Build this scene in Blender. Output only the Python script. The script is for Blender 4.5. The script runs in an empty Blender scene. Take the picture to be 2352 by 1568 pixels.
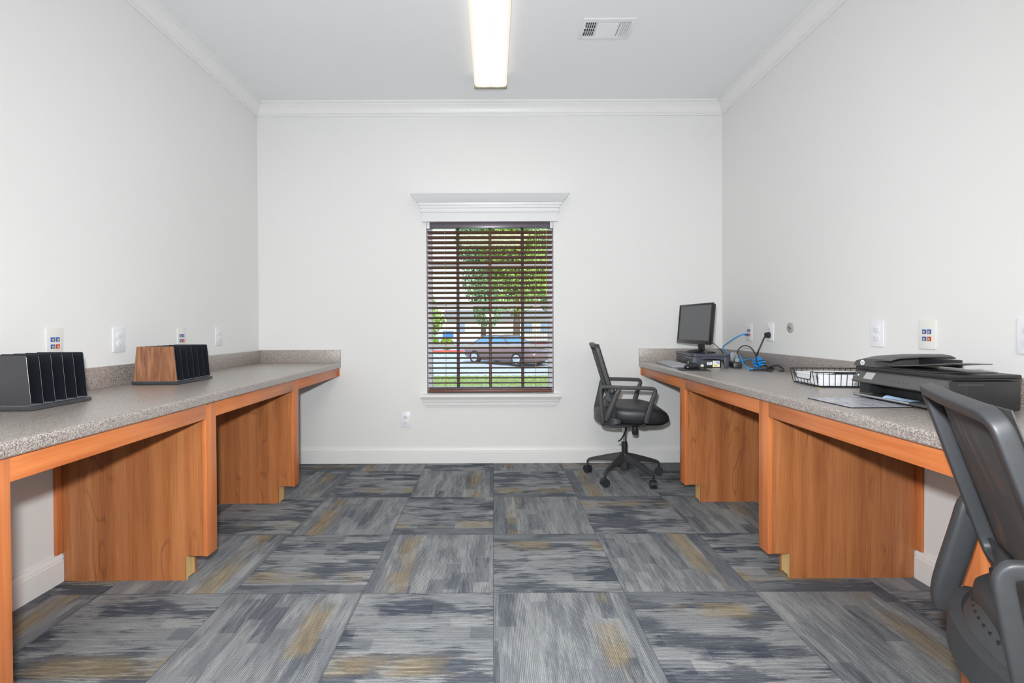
import bpy, bmesh, math, random
from mathutils import Vector, Matrix
random.seed(7)
C = bpy.context.scene.collection
R = math.radians
V = Vector

# ------------------------------------------------------------------ helpers
class MB:
    """collects shapes into one bmesh"""
    def __init__(self):
        self.bm = bmesh.new()
    def _merge(self, t, smooth=False):
        for f in t.faces: f.smooth = smooth
        me = bpy.data.meshes.new('tmp'); t.to_mesh(me); t.free()
        self.bm.from_mesh(me); bpy.data.meshes.remove(me)
    def box(self, lo, hi, bevel=0, seg=2, rot=None, piv=None):
        t = bmesh.new(); bmesh.ops.create_cube(t, size=1)
        lo, hi = V(lo), V(hi); s = hi - lo; c = (lo + hi) / 2
        for v in t.verts: v.co = V((v.co.x*s.x, v.co.y*s.y, v.co.z*s.z)) + c
        if bevel: bmesh.ops.bevel(t, geom=t.edges[:], offset=bevel, segments=seg, affect='EDGES', profile=0.5)
        if rot is not None:
            p = V(piv) if piv is not None else c
            for v in t.verts: v.co = rot @ (v.co - p) + p
        self._merge(t, bool(bevel)); return self
    def prism(self, pts, axis, a, b, bevel=0, seg=2):
        """extrude polygon pts (2D) along axis from a to b. axis x: pts=(y,z), y: (x,z), z: (x,y)"""
        t = bmesh.new()
        def P(p, k):
            return {'x': (k, p[0], p[1]), 'y': (p[0], k, p[1]), 'z': (p[0], p[1], k)}[axis]
        A = [t.verts.new(P(p, a)) for p in pts]; B = [t.verts.new(P(p, b)) for p in pts]
        n = len(pts)
        t.faces.new(A); t.faces.new(B[::-1])
        for i in range(n): t.faces.new([A[i], B[i], B[(i+1) % n], A[(i+1) % n]])
        bmesh.ops.recalc_face_normals(t, faces=t.faces[:])
        if bevel: bmesh.ops.bevel(t, geom=t.edges[:], offset=bevel, segments=seg, affect='EDGES', profile=0.5)
        self._merge(t, True); return self
    def cyl(self, p0, p1, r0, r1=None, seg=24):
        r1 = r0 if r1 is None else r1
        p0, p1 = V(p0), V(p1); d = p1 - p0
        q = V((0, 0, 1)).rotation_difference(d.normalized()).to_matrix()
        t = bmesh.new()
        A = [t.verts.new(p0 + q @ V((r0*math.cos(2*math.pi*i/seg), r0*math.sin(2*math.pi*i/seg), 0))) for i in range(seg)]
        B = [t.verts.new(p1 + q @ V((r1*math.cos(2*math.pi*i/seg), r1*math.sin(2*math.pi*i/seg), 0))) for i in range(seg)]
        t.faces.new(A[::-1]); t.faces.new(B)
        for i in range(seg): t.faces.new([A[i], A[(i+1) % seg], B[(i+1) % seg], B[i]])
        self._merge(t, True); return self
    def lathe(self, prof, c=(0, 0, 0), seg=32, axis='z'):
        t = bmesh.new(); c = V(c); rings = []
        for r, h in prof:
            ring = []
            for i in range(seg):
                a = 2*math.pi*i/seg; p = V((r*math.cos(a), r*math.sin(a), h))
                if axis == 'x': p = V((p.z, p.x, p.y))
                if axis == 'y': p = V((p.y, p.z, p.x))
                ring.append(t.verts.new(c + p))
            rings.append(ring)
        for k in range(len(rings)-1):
            for i in range(seg):
                t.faces.new([rings[k][i], rings[k][(i+1) % seg], rings[k+1][(i+1) % seg], rings[k+1][i]])
        t.faces.new(rings[0][::-1]); t.faces.new(rings[-1])
        bmesh.ops.recalc_face_normals(t, faces=t.faces[:])
        self._merge(t, True); return self
    def sweep(self, path, sect, closed=False, up=(0, 0, 1), scales=None):
        """sect: 2D polygon (side, up) swept along path; frame kept from the fixed up vector"""
        t = bmesh.new(); n = len(path); P = [V(p) for p in path]; up = V(up); rings = []
        for i in range(n):
            if closed: d = P[(i+1) % n] - P[i-1]
            else: d = P[min(i+1, n-1)] - P[max(i-1, 0)]
            d.normalize()
            side = d.cross(up)
            if side.length < 1e-4: side = V((1, 0, 0))
            side.normalize(); u2 = side.cross(d).normalized()
            k = scales[i] if scales else 1
            rings.append([t.verts.new(P[i] + side*s*k + u2*w*k) for s, w in sect])
        m = len(sect)
        for i in range(n if closed else n-1):
            a, b = rings[i], rings[(i+1) % n]
            for j in range(m): t.faces.new([a[j], a[(j+1) % m], b[(j+1) % m], b[j]])
        if not closed: t.faces.new(rings[0][::-1]); t.faces.new(rings[-1])
        bmesh.ops.recalc_face_normals(t, faces=t.faces[:])
        self._merge(t, True); return self
    def tube(self, path, r, closed=False, seg=10):
        """round tube with parallel transported frame"""
        t = bmesh.new(); P = [V(p) for p in path]; n = len(P); rings = []
        nrm = None
        for i in range(n):
            d = (P[(i+1) % n] - P[i-1]) if closed else (P[min(i+1, n-1)] - P[max(i-1, 0)])
            d.normalize()
            if nrm is None:
                nrm = d.orthogonal().normalized()
            else:
                nrm = (nrm - d*nrm.dot(d)).normalized()
            b = d.cross(nrm)
            rr = r[i] if isinstance(r, (list, tuple)) else r
            rings.append([t.verts.new(P[i] + (nrm*math.cos(2*math.pi*j/seg) + b*math.sin(2*math.pi*j/seg))*rr) for j in range(seg)])
        for i in range(n if closed else n-1):
            a, b = rings[i], rings[(i+1) % n]
            for j in range(seg): t.faces.new([a[j], a[(j+1) % seg], b[(j+1) % seg], b[j]])
        if not closed: t.faces.new(rings[0][::-1]); t.faces.new(rings[-1])
        bmesh.ops.recalc_face_normals(t, faces=t.faces[:])
        self._merge(t, True); return self
    def loft(self, rings, caps=True):
        t = bmesh.new(); VR = [[t.verts.new(p) for p in r] for r in rings]; m = len(rings[0])
        for a, b in zip(VR, VR[1:]):
            for j in range(m): t.faces.new([a[j], a[(j+1) % m], b[(j+1) % m], b[j]])
        if caps: t.faces.new(VR[0][::-1]); t.faces.new(VR[-1])
        bmesh.ops.recalc_face_normals(t, faces=t.faces[:])
        self._merge(t, True); return self
    def sheet(self, grid, thick):
        """solid sheet from a grid of points (rows of equal length)"""
        t = bmesh.new(); G = [[V(p) for p in r] for r in grid]; nr, nc = len(G), len(G[0])
        def nrm(i, j):
            a = G[min(i+1, nr-1)][j] - G[max(i-1, 0)][j]; b = G[i][min(j+1, nc-1)] - G[i][max(j-1, 0)]
            return a.cross(b).normalized()
        A = [[t.verts.new(G[i][j] + nrm(i, j)*thick/2) for j in range(nc)] for i in range(nr)]
        B = [[t.verts.new(G[i][j] - nrm(i, j)*thick/2) for j in range(nc)] for i in range(nr)]
        for i in range(nr-1):
            for j in range(nc-1):
                t.faces.new([A[i][j], A[i+1][j], A[i+1][j+1], A[i][j+1]])
                t.faces.new([B[i][j], B[i][j+1], B[i+1][j+1], B[i+1][j]])
        for i in range(nr-1):
            t.faces.new([A[i][0], B[i][0], B[i+1][0], A[i+1][0]]); t.faces.new([A[i][-1], A[i+1][-1], B[i+1][-1], B[i][-1]])
        for j in range(nc-1):
            t.faces.new([A[0][j], A[0][j+1], B[0][j+1], B[0][j]]); t.faces.new([A[-1][j], B[-1][j], B[-1][j+1], A[-1][j+1]])
        bmesh.ops.recalc_face_normals(t, faces=t.faces[:])
        self._merge(t, True); return self
    def build(self, name, mat, parent=None, loc=None, sharp=35, subsurf=0):
        me = bpy.data.meshes.new(name); self.bm.to_mesh(me); self.bm.free()
        me.set_sharp_from_angle(angle=R(sharp))
        mats = mat if isinstance(mat, (list, tuple)) else [mat]
        for m in mats: me.materials.append(m)
        o = bpy.data.objects.new(name, me); C.objects.link(o)
        if parent is not None: o.parent = parent
        if loc is not None: o.location = loc
        if subsurf:
            md = o.modifiers.new('sub', 'SUBSURF'); md.levels = subsurf; md.render_levels = subsurf
        return o

def tag(o, label, cat, group=None, kind=None):
    o['label'] = label; o['category'] = cat
    if group: o['group'] = group
    if kind: o['kind'] = kind
    return o
def thing(name, label, cat, loc=(0, 0, 0), rz=0, group=None):
    o = bpy.data.objects.new(name, None); C.objects.link(o); o.empty_display_size = .05
    o.location = loc; o.rotation_euler = (0, 0, rz); return tag(o, label, cat, group)
def struct(o):
    o['kind'] = 'structure'; return o
def copy_tree(o, parent=None):
    c = o.copy(); C.objects.link(c); c.parent = parent
    for ch in list(o.children): copy_tree(ch, c)
    return c
def spline(pts, n=8, closed=False):
    P = [V(p) for p in pts]; out = []; m = len(P)
    for i in range(m if closed else m-1):
        if closed: p0, p1, p2, p3 = P[i-1], P[i], P[(i+1) % m], P[(i+2) % m]
        else: p0, p1, p2, p3 = P[max(i-1, 0)], P[i], P[i+1], P[min(i+2, m-1)]
        for k in range(n):
            t = k/n
            out.append(0.5*((2*p1) + (p2-p0)*t + (2*p0-5*p1+4*p2-p3)*t*t + (3*p1-p0-3*p2+p3)*t**3))
    if not closed: out.append(P[-1])
    return out
def rrect(w, h, r, n=4):
    out = []
    for cx, cy, a0 in ((w/2-r, h/2-r, 0), (-w/2+r, h/2-r, 90), (-w/2+r, -h/2+r, 180), (w/2-r, -h/2+r, 270)):
        for k in range(n+1):
            a = R(a0 + 90*k/n); out.append((cx + r*math.cos(a), cy + r*math.sin(a)))
    return out

# ------------------------------------------------------------------ materials
def srgb(r, g, b):
    f = lambda c: (c/255/12.92) if c/255 <= .04045 else ((c/255+.055)/1.055)**2.4
    return (f(r), f(g), f(b), 1)
class NT:
    def __init__(self, name):
        self.m = bpy.data.materials.new(name); self.m.use_nodes = True
        self.t = self.m.node_tree; self.b = self.t.nodes['Principled BSDF']; self.out = self.t.nodes['Material Output']
    def n(self, typ, **kw):
        x = self.t.nodes.new(typ)
        for k, v in kw.items():
            if hasattr(x, k) and k not in x.inputs.keys(): setattr(x, k, v)
            else: x.inputs[k].default_value = v
        return x
    def l(self, a, b): self.t.links.new(a, b)
    def math(self, op, a, b=None, c=None):
        x = self.t.nodes.new('ShaderNodeMath'); x.operation = op
        for i, q in enumerate((a, b, c)):
            if q is None: continue
            if isinstance(q, (int, float)): x.inputs[i].default_value = q
            else: self.l(q, x.inputs[i])
        return x.outputs[0]
    def ramp(self, fac, stops, interp='LINEAR'):
        x = self.t.nodes.new('ShaderNodeValToRGB'); x.color_ramp.interpolation = interp
        e = x.color_ramp.elements
        while len(e) < len(stops): e.new(.5)
        for q, (p, c) in zip(e, stops): q.position = p; q.color = c
        self.l(fac, x.inputs[0]); return x.outputs[0]
    def mix(self, fac, a, b, blend='MIX'):
        x = self.t.nodes.new('ShaderNodeMix'); x.data_type = 'RGBA'; x.blend_type = blend
        for i, q in ((0, fac), (6, a), (7, b)):
            if isinstance(q, (int, float, tuple)): x.inputs[i].default_value = q
            else: self.l(q, x.inputs[i])
        return x.outputs[2]
    def comb(self, x, y, z):
        c = self.t.nodes.new('ShaderNodeCombineXYZ')
        for i, q in enumerate((x, y, z)):
            if isinstance(q, (int, float)): c.inputs[i].default_value = q
            else: self.l(q, c.inputs[i])
        return c.outputs[0]
    def noise(self, vec, scale, detail=2, rough=.5, dist=0):
        x = self.n('ShaderNodeTexNoise'); x.inputs['Scale'].default_value = scale; x.inputs['Detail'].default_value = detail
        x.inputs['Roughness'].default_value = rough; x.inputs['Distortion'].default_value = dist
        if vec is not None: self.l(vec, x.inputs['Vector'])
        return x.outputs[0]
    def bump(self, h, strength=.2, dist=.002):
        x = self.n('ShaderNodeBump'); x.inputs['Strength'].default_value = strength; x.inputs['Distance'].default_value = dist
        self.l(h, x.inputs['Height']); self.l(x.outputs[0], self.b.inputs['Normal'])
def plain(name, col, rough=.5, metal=0, noise=0, spec=.5, coat=0):
    m = NT(name); m.b.inputs['Roughness'].default_value = rough; m.b.inputs['Metallic'].default_value = metal
    m.b.inputs['Specular IOR Level'].default_value = spec; m.b.inputs['Coat Weight'].default_value = coat
    tc = m.n('ShaderNodeTexCoord')
    nz = m.noise(tc.outputs['Object'], 60, 2)
    k = noise or .04
    m.l(m.ramp(nz, [(.3, tuple(c*(1-k) for c in col[:3])+(1,)), (.7, tuple(min(1, c*(1+k)) for c in col[:3])+(1,))]), m.b.inputs['Base Color'])
    return m.m

def m_wall(name, col, bump=.12):
    m = NT(name); m.b.inputs['Roughness'].default_value = .75; m.b.inputs['Specular IOR Level'].default_value = .25
    g = m.n('ShaderNodeNewGeometry')
    big = m.noise(g.outputs['Position'], 1.2, 2)
    m.l(m.ramp(big, [(.3, tuple(c*.985 for c in col[:3])+(1,)), (.7, col)]), m.b.inputs['Base Color'])
    m.bump(m.noise(g.outputs['Position'], 160, 3, .6), bump, .002); return m.m
WALL = m_wall('wall_paint', (.80, .80, .79, 1))
CEIL = m_wall('ceiling_paint', (.86, .87, .89, 1), .2)
TRIM = plain('white_trim_paint', (.82, .82, .81, 1), .38, noise=.01)
WINTRIM = plain('window_trim_paint', (.74, .75, .77, 1), .38, noise=.01)

def m_carpet():
    m = NT('carpet_tiles'); b = m.b; b.inputs['Roughness'].default_value = .95; b.inputs['Specular IOR Level'].default_value = .1
    g = m.n('ShaderNodeNewGeometry'); s = m.n('ShaderNodeSeparateXYZ'); m.l(g.outputs['Position'], s.inputs[0])
    T = .5; Y0 = 1.769
    X = m.math('DIVIDE', s.outputs[0], T); Y = m.math('DIVIDE', m.math('SUBTRACT', s.outputs[1], Y0), T)
    ix = m.math('FLOOR', X); iy = m.math('FLOOR', Y)
    fx = m.math('SUBTRACT', X, ix); fy = m.math('SUBTRACT', Y, iy)
    chk = m.math('FLOORED_MODULO', m.math('ADD', m.math('ADD', ix, iy), 1), 2)      # 1: lines run across the view, 0: lines run away from it
    wn = m.n('ShaderNodeTexWhiteNoise', noise_dimensions='2D'); m.l(m.comb(ix, iy, 0), wn.inputs['Vector'])
    sc = m.n('ShaderNodeSeparateColor'); m.l(wn.outputs['Color'], sc.inputs[0])
    r1, r2, r3 = sc.outputs[0], sc.outputs[1], sc.outputs[2]
    def sel(a, c): return m.math('ADD', m.math('MULTIPLY', a, m.math('SUBTRACT', 1, chk)), m.math('MULTIPLY', c, chk))
    u = sel(fy, fx); v0 = sel(fx, fy)
    flip = m.math('GREATER_THAN', r1, .55)
    v = m.math('ABSOLUTE', m.math('SUBTRACT', v0, flip))           # v or 1-v
    seed = m.math('MULTIPLY', r2, 37.0)
    # dark smears drawn out along the pile lines, crisp on their edges
    def un_(a, k, b=None): return m.math('ADD', m.math('MULTIPLY', a, k), seed if b is None else b)
    low = m.noise(m.comb(un_(u, 2.0), m.math('MULTIPLY', v, 4.6), seed), 1.0, 2, .5)
    hi = m.noise(m.comb(un_(u, 5.5), m.math('MULTIPLY', v, 52), seed), 1.0, 6, .72, .1)
    mid = m.noise(m.comb(un_(u, 2.2), m.math('MULTIPLY', v, 13), m.math('ADD', seed, 9)), 1.0, 3, .6)
    sm = m.math('ADD', low, m.math('MULTIPLY', m.math('SUBTRACT', hi, .5), .62))
    sm = m.math('ADD', sm, m.math('MULTIPLY', m.math('SUBTRACT', mid, .5), .55))
    smear = m.ramp(sm, [(.42, (1, 1, 1, 1)), (.54, (0, 0, 0, 1))])
    # woven blocks with straight edges
    cb = m.n('ShaderNodeTexWhiteNoise', noise_dimensions='3D')
    vb = m.math('FLOOR', m.math('MULTIPLY', v, 8.3))
    uo = m.math('MULTIPLY', vb, .37)
    m.l(m.comb(m.math('FLOOR', m.math('ADD', m.math('MULTIPLY', u, 2.6), m.math('ADD', uo, seed))), vb, m.math('FLOOR', seed)), cb.inputs['Vector'])
    blk = cb.outputs['Value']
    bdark = m.math('LESS_THAN', blk, .13); blite = m.math('GREATER_THAN', blk, .86)
    k1 = m.math('ADD', .34, m.math('MULTIPLY', chk, .50))          # cross-laid tiles show the smears more strongly
    dk = m.math('MINIMUM', 1, m.math('ADD', m.math('MULTIPLY', smear, k1), m.math('MULTIPLY', bdark, .38)))
    grey = m.ramp(m.math('ADD', m.math('MULTIPLY', hi, .6), m.math('MULTIPLY', mid, .4)), [(.3, srgb(126, 129, 133)), (.5, srgb(150, 153, 155)), (.7, srgb(175, 178, 178))])
    grey = m.mix(m.math('MULTIPLY', blite, .25), grey, srgb(196, 197, 194))
    base = m.mix(dk, grey, m.ramp(hi, [(.35, srgb(66, 72, 84)), (.65, srgb(100, 105, 114))]))
    # a strip of darker yarn along one side of the tile
    edge = m.math('LESS_THAN', v, m.math('MULTIPLY', r3, .16))
    base = m.mix(m.math('MULTIPLY', edge, .5), base, srgb(96, 101, 110))
    # ochre band
    vn = m.math('ADD', v, m.math('MULTIPLY', m.math('SUBTRACT', hi, .5), .10))
    bd = m.math('MULTIPLY', m.ramp(vn, [(.13, (0, 0, 0, 1)), (.17, (1, 1, 1, 1))]), m.ramp(vn, [(.27, (1, 1, 1, 1)), (.35, (0, 0, 0, 1))]))
    on = m.noise(m.comb(m.math('ADD', m.math('MULTIPLY', u, 2.4), m.math('MULTIPLY', r3, 91)), m.math('MULTIPLY', v, 2), seed), 1.0, 3, .55)
    och = m.math('MULTIPLY', bd, m.ramp(on, [(.40, (0, 0, 0, 1)), (.56, (1, 1, 1, 1))]))
    ocol = m.ramp(hi, [(.3, srgb(136, 120, 90)), (.65, srgb(180, 160, 120))])
    col = m.mix(m.math('MULTIPLY', och, .64), base, ocol)
    # fine loop rows
    wig = m.noise(m.comb(m.math('MULTIPLY', u, 60), m.math('MULTIPLY', v, 60), seed), 1.0, 2, .5)
    lam = m.ramp(m.noise(m.comb(m.math('MULTIPLY', u, 1.5), m.math('MULTIPLY', v, 9), m.math('ADD', seed, 5)), 1.0, 2, .5), [(.38, (0, 0, 0, 1)), (.62, (1, 1, 1, 1))])
    ln = m.math('SINE', m.math('ADD', m.math('MULTIPLY', v, 2*math.pi*92), m.math('MULTIPLY', wig, m.math('SUBTRACT', 7.0, m.math('MULTIPLY', lam, 6.2)))))
    ln = m.math('MULTIPLY', m.math('ADD', ln, 1), .5)
    dark = m.math('MULTIPLY', m.math('POWER', ln, 1.8), m.math('ADD', .45, m.math('MULTIPLY', lam, .55)))
    col = m.mix(m.math('MULTIPLY', dark, .66), col, srgb(62, 66, 76))
    sp = m.noise(g.outputs['Position'], 420, 2, .6)
    col = m.mix(.45, col, m.ramp(sp, [(.3, (.12, .12, .13, 1)), (.7, (.80, .80, .79, 1))]), 'OVERLAY')
    # seams
    e = .004
    seam = m.math('MAXIMUM', m.math('MAXIMUM', m.math('LESS_THAN', fx, e), m.math('GREATER_THAN', fx, 1-e)), m.math('MAXIMUM', m.math('LESS_THAN', fy, e), m.math('GREATER_THAN', fy, 1-e)))
    col = m.mix(m.math('MULTIPLY', seam, .45), col, srgb(60, 63, 70))
    m.l(col, b.inputs['Base Color'])
    m.bump(m.math('ADD', m.math('MULTIPLY', ln, -.6), sp), .5, .003); return m.m
CARPET = m_carpet()

def m_laminate():
    m = NT('speckled_laminate'); b = m.b; b.inputs['Roughness'].default_value = .5; b.inputs['Specular IOR Level'].default_value = .6; b.inputs['Coat Weight'].default_value = 1.0; b.inputs['Coat Roughness'].default_value = .36; b.inputs['Coat IOR'].default_value = 1.95
    g = m.n('ShaderNodeNewGeometry')
    vo = m.n('ShaderNodeTexVoronoi'); vo.inputs['Scale'].default_value = 400; m.l(g.outputs['Position'], vo.inputs['Vector'])
    sc = m.n('ShaderNodeSeparateColor'); m.l(vo.outputs['Color'], sc.inputs[0])
    c1 = m.ramp(sc.outputs[0], [(0, srgb(72, 62, 60)), (.22, srgb(96, 88, 84)), (.4, srgb(158, 148, 141)), (.62, srgb(184, 173, 165)), (.85, srgb(206, 196, 187)), (1, srgb(224, 215, 206))], 'CONSTANT')
    v2 = m.n('ShaderNodeTexVoronoi'); v2.inputs['Scale'].default_value = 800; m.l(g.outputs['Position'], v2.inputs['Vector'])
    s2 = m.n('ShaderNodeSeparateColor'); m.l(v2.outputs['Color'], s2.inputs[0])
    c2 = m.ramp(s2.outputs[1], [(0, srgb(88, 78, 76)), (.35, srgb(164, 153, 146)), (.8, srgb(198, 187, 178))], 'CONSTANT')
    m.l(m.mix(.45, c1, c2), b.inputs['Base Color'])
    m.bump(m.noise(g.outputs['Position'], 500, 2), .05, .001); return m.m
LAM = m_laminate()

def m_solidwood(name, c0, c1, axis, rough=.32):
    m = NT(name); m.b.inputs['Roughness'].default_value = rough
    g = m.n('ShaderNodeNewGeometry'); mp = m.n('ShaderNodeMapping'); m.l(g.outputs['Position'], mp.inputs[0])
    sc = {'x': (2, 40, 40), 'y': (40, 2, 40), 'z': (40, 40, 2)}[axis]
    mp.inputs['Scale'].default_value = sc
    nz = m.noise(mp.outputs[0], 1, 5, .6, .4); big = m.noise(g.outputs['Position'], 4, 2)
    col = m.ramp(m.math('ADD', m.math('MULTIPLY', nz, .7), m.math('MULTIPLY', big, .3)), [(.35, c0), (.65, c1)])
    m.l(col, m.b.inputs['Base Color']); m.bump(nz, .06, .001); return m.m
OR0, OR1 = srgb(186, 102, 54), srgb(216, 134, 80)
WOOD_RAIL = m_solidwood('stained_maple_rail', OR0, OR1, 'y')
WOOD_STILE = m_solidwood('stained_maple_stile', OR0, OR1, 'z')
WOOD_RAW = m_solidwood('raw_plywood', srgb(205, 168, 108), srgb(226, 194, 136), 'z', .6)

def m_panel():
    m = NT('printed_wood_panel'); m.b.inputs['Roughness'].default_value = .42
    g = m.n('ShaderNodeNewGeometry'); s = m.n('ShaderNodeSeparateXYZ'); m.l(g.outputs['Position'], s.inputs[0])
    x, y, z = s.outputs
    yy = m.math('MULTIPLY', y, 3.7)
    # wide vertical tone bands
    band = m.noise(m.comb(m.math('MULTIPLY', x, 17), yy, m.math('MULTIPLY', z, .5)), 1, 3, .55)
    # cathedral grain: rings of a slightly tilted trunk
    wv = m.noise(m.comb(m.math('MULTIPLY', x, 7), yy, m.math('MULTIPLY', z, 1.6)), 1, 2, .5)
    rings = m.math('SINE', m.math('ADD', m.math('MULTIPLY', wv, 62), m.math('MULTIPLY', z, 3)))
    fine = m.noise(m.comb(m.math('MULTIPLY', x, 330), yy, m.math('MULTIPLY', z, 6)), 1, 3, .6)
    col = m.ramp(band, [(.3, srgb(150, 84, 46)), (.5, srgb(178, 108, 62)), (.7, srgb(204, 136, 84))])
    rr = m.math('MULTIPLY', m.ramp(rings, [(.70, (0, 0, 0, 1)), (1.0, (1, 1, 1, 1))]), .62)
    sel = m.ramp(m.noise(m.comb(m.math('MULTIPLY', x, 11), yy, m.math('MULTIPLY', z, 1.2)), 1, 1), [(.45, (0, 0, 0, 1)), (.6, (1, 1, 1, 1))])
    col = m.mix(m.math('MULTIPLY', rr, sel), col, srgb(120, 66, 38))
    col = m.mix(.3, col, m.ramp(fine, [(.3, srgb(126, 70, 38)), (.7, srgb(212, 146, 94))]))
    m.l(col, m.b.inputs['Base Color']); return m.m
PANEL = m_panel()
WALNUT = None
def m_walnut():
    m = NT('walnut_veneer_end'); m.b.inputs['Roughness'].default_value = .35
    g = m.n('ShaderNodeNewGeometry'); s = m.n('ShaderNodeSeparateXYZ'); m.l(g.outputs['Position'], s.inputs[0])
    n1 = m.noise(m.comb(m.math('MULTIPLY', s.outputs[0], 55), 0, m.math('MULTIPLY', s.outputs[2], 5)), 1, 4, .6, .6)
    m.l(m.ramp(n1, [(.3, srgb(104, 66, 46)), (.5, srgb(142, 96, 70)), (.7, srgb(178, 128, 94))]), m.b.inputs['Base Color']); return m.m
WALNUT = m_walnut()

BLACK_METAL = plain('black_powder_metal', (.010, .012, .017, 1), .42)
GREY_METAL = plain('graphite_metal', (.046, .047, .054, 1), .27)
BLACK_PL = plain('black_plastic', (.022, .023, .025, 1), .42)
CHAIR_PL = plain('chair_black_nylon', (.040, .042, .046, 1), .46)
BLACK_GLOSS = plain('gloss_black_plastic', (.014, .014, .016, 1), .15)
DKGREY = plain('dark_grey_plastic', (.055, .056, .058, 1), .4)
PRN_GREY = plain('printer_grey_plastic', (.085, .083, .082, 1), .38)
RISER = plain('blue_grey_plastic', (.055, .062, .088, 1), .4)
KEYGREY = plain('silver_grey_plastic', (.30, .31, .33, 1), .4)
SCREEN = plain('screen_panel', (.115, .118, .125, 1), .3)
CHROME = plain('chrome', (.75, .75, .76, 1), .12, 1)
WHITE_PL = plain('white_device_plastic', (.80, .81, .84, 1), .3, noise=.01)
IVORY_PL = plain('ivory_device_plastic', (.78, .77, .73, 1), .3, noise=.01)
SLOT = plain('dark_slot', (.05, .05, .05, 1), .6)
PALESLOT = plain('pale_slot_shutter', (.42, .42, .44, 1), .5)
JACKBLUE = plain('blue_jack_plastic', srgb(28, 92, 190), .35)
JACKRED = plain('red_jack_plastic', srgb(196, 48, 32), .35)
BRASS = plain('contact_brass', srgb(196, 170, 120), .4)
PAPER = plain('white_paper', (.86, .87, .9, 1), .7, noise=.015)
YELLOW = plain('yellow_label_ink', srgb(236, 214, 40), .6)
INKBLUE = plain('blue_label_ink', srgb(70, 86, 150), .6)
CABLEBLUE = plain('bright_blue_cable', srgb(24, 166, 250), .35)
CORD = plain('black_cord_rubber', (.02, .02, .022, 1), .4)
ADAPT = plain('grey_adapter_plastic', (.24, .26, .28, 1), .4)
CAPGREY = plain('grey_cap_metal', (.42, .42, .40, 1), .4)
PALEBLUE = plain('pale_blue_paper', srgb(170, 196, 228), .6)
BLIND = m_solidwood('dark_cherry_slat', srgb(108, 70, 60), srgb(134, 90, 78), 'x', .4)
HEADRAIL = plain('headrail_metal', srgb(104, 98, 108), .25, .3)
CORDTAN = plain('tan_cord', srgb(190, 150, 110), .7)
MUNT_V = plain('shaded_window_bar', srgb(60, 48, 50), .5)  # backlit shade of the vertical bars put into a darker bar colour
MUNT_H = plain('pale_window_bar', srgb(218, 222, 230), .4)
BEIGE = plain('beige_end_cap', srgb(150, 146, 118), .5)
VENTW = plain('vent_white_enamel', (.80, .81, .83, 1), .35, noise=.01)
SEATFAB = plain('black_leatherette', (.024, .026, .030, 1), .42)

def m_mesh():
    m = NT('chair_mesh_fabric'); b = m.b; b.inputs['Roughness'].default_value = .7; b.inputs['Base Color'].default_value = (.068, .064, .062, 1)
    tc = m.n('ShaderNodeTexCoord'); s = m.n('ShaderNodeSeparateXYZ'); m.l(tc.outputs['Object'], s.inputs[0])
    a = m.math('SINE', m.math('MULTIPLY', s.outputs[1], 2*math.pi/.0034)); c = m.math('SINE', m.math('MULTIPLY', s.outputs[2], 2*math.pi/.0026))
    hole = m.math('MULTIPLY', m.math('GREATER_THAN', a, .25), m.math('GREATER_THAN', c, .1))
    m.l(m.math('SUBTRACT', 1, m.math('MULTIPLY', hole, .9)), b.inputs['Alpha']); return m.m
MESHFAB = m_mesh()
def m_glass():
    m = NT('window_glass'); t = m.n('ShaderNodeBsdfTransparent'); gl = m.n('ShaderNodeBsdfGlossy'); gl.inputs['Roughness'].default_value = .02
    t.inputs[0].default_value = (.93, .97, .97, 1)
    f = m.n('ShaderNodeFresnel'); f.inputs[0].default_value = 1.45
    mx = m.n('ShaderNodeMixShader'); m.l(f.outputs[0], mx.inputs[0]); m.l(t.outputs[0], mx.inputs[1]); m.l(gl.outputs[0], mx.inputs[2])
    m.l(mx.outputs[0], m.out.inputs[0]); return m.m
GLASS = m_glass()
def m_emit(name, col, s):
    m = NT(name); e = m.n('ShaderNodeEmission'); e.inputs[0].default_value = col; e.inputs[1].default_value = s
    m.l(e.outputs[0], m.out.inputs[0]); return m.m
def m_lens():
    m = NT('lit_acrylic_lens'); e = m.n('ShaderNodeEmission'); e.inputs[0].default_value = (1, .95, .86, 1)
    tc = m.n('ShaderNodeTexCoord'); sp = m.n('ShaderNodeSeparateXYZ'); m.l(tc.outputs['Object'], sp.inputs[0])
    q = m.math('DIVIDE', m.math('SUBTRACT', m.math('ABSOLUTE', sp.outputs[0]), .046), .024)      # two tubes behind the lens
    g = m.math('POWER', 2.718, m.math('MULTIPLY', m.math('MULTIPLY', q, q), -1))
    ends = m.ramp(m.math('ABSOLUTE', sp.outputs[1]), [(.50, (1, 1, 1, 1)), (.595, (.1, .1, .1, 1))])
    m.l(m.math('ADD', .92, m.math('MULTIPLY', m.math('MULTIPLY', g, ends), 4.6)), e.inputs[1]); m.l(e.outputs[0], m.out.inputs[0]); return m.m
LAMP = m_lens()
LAMPSIDE = m_emit('lit_acrylic_lens_side', (1, .92, .78, 1), 1.0)
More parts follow.
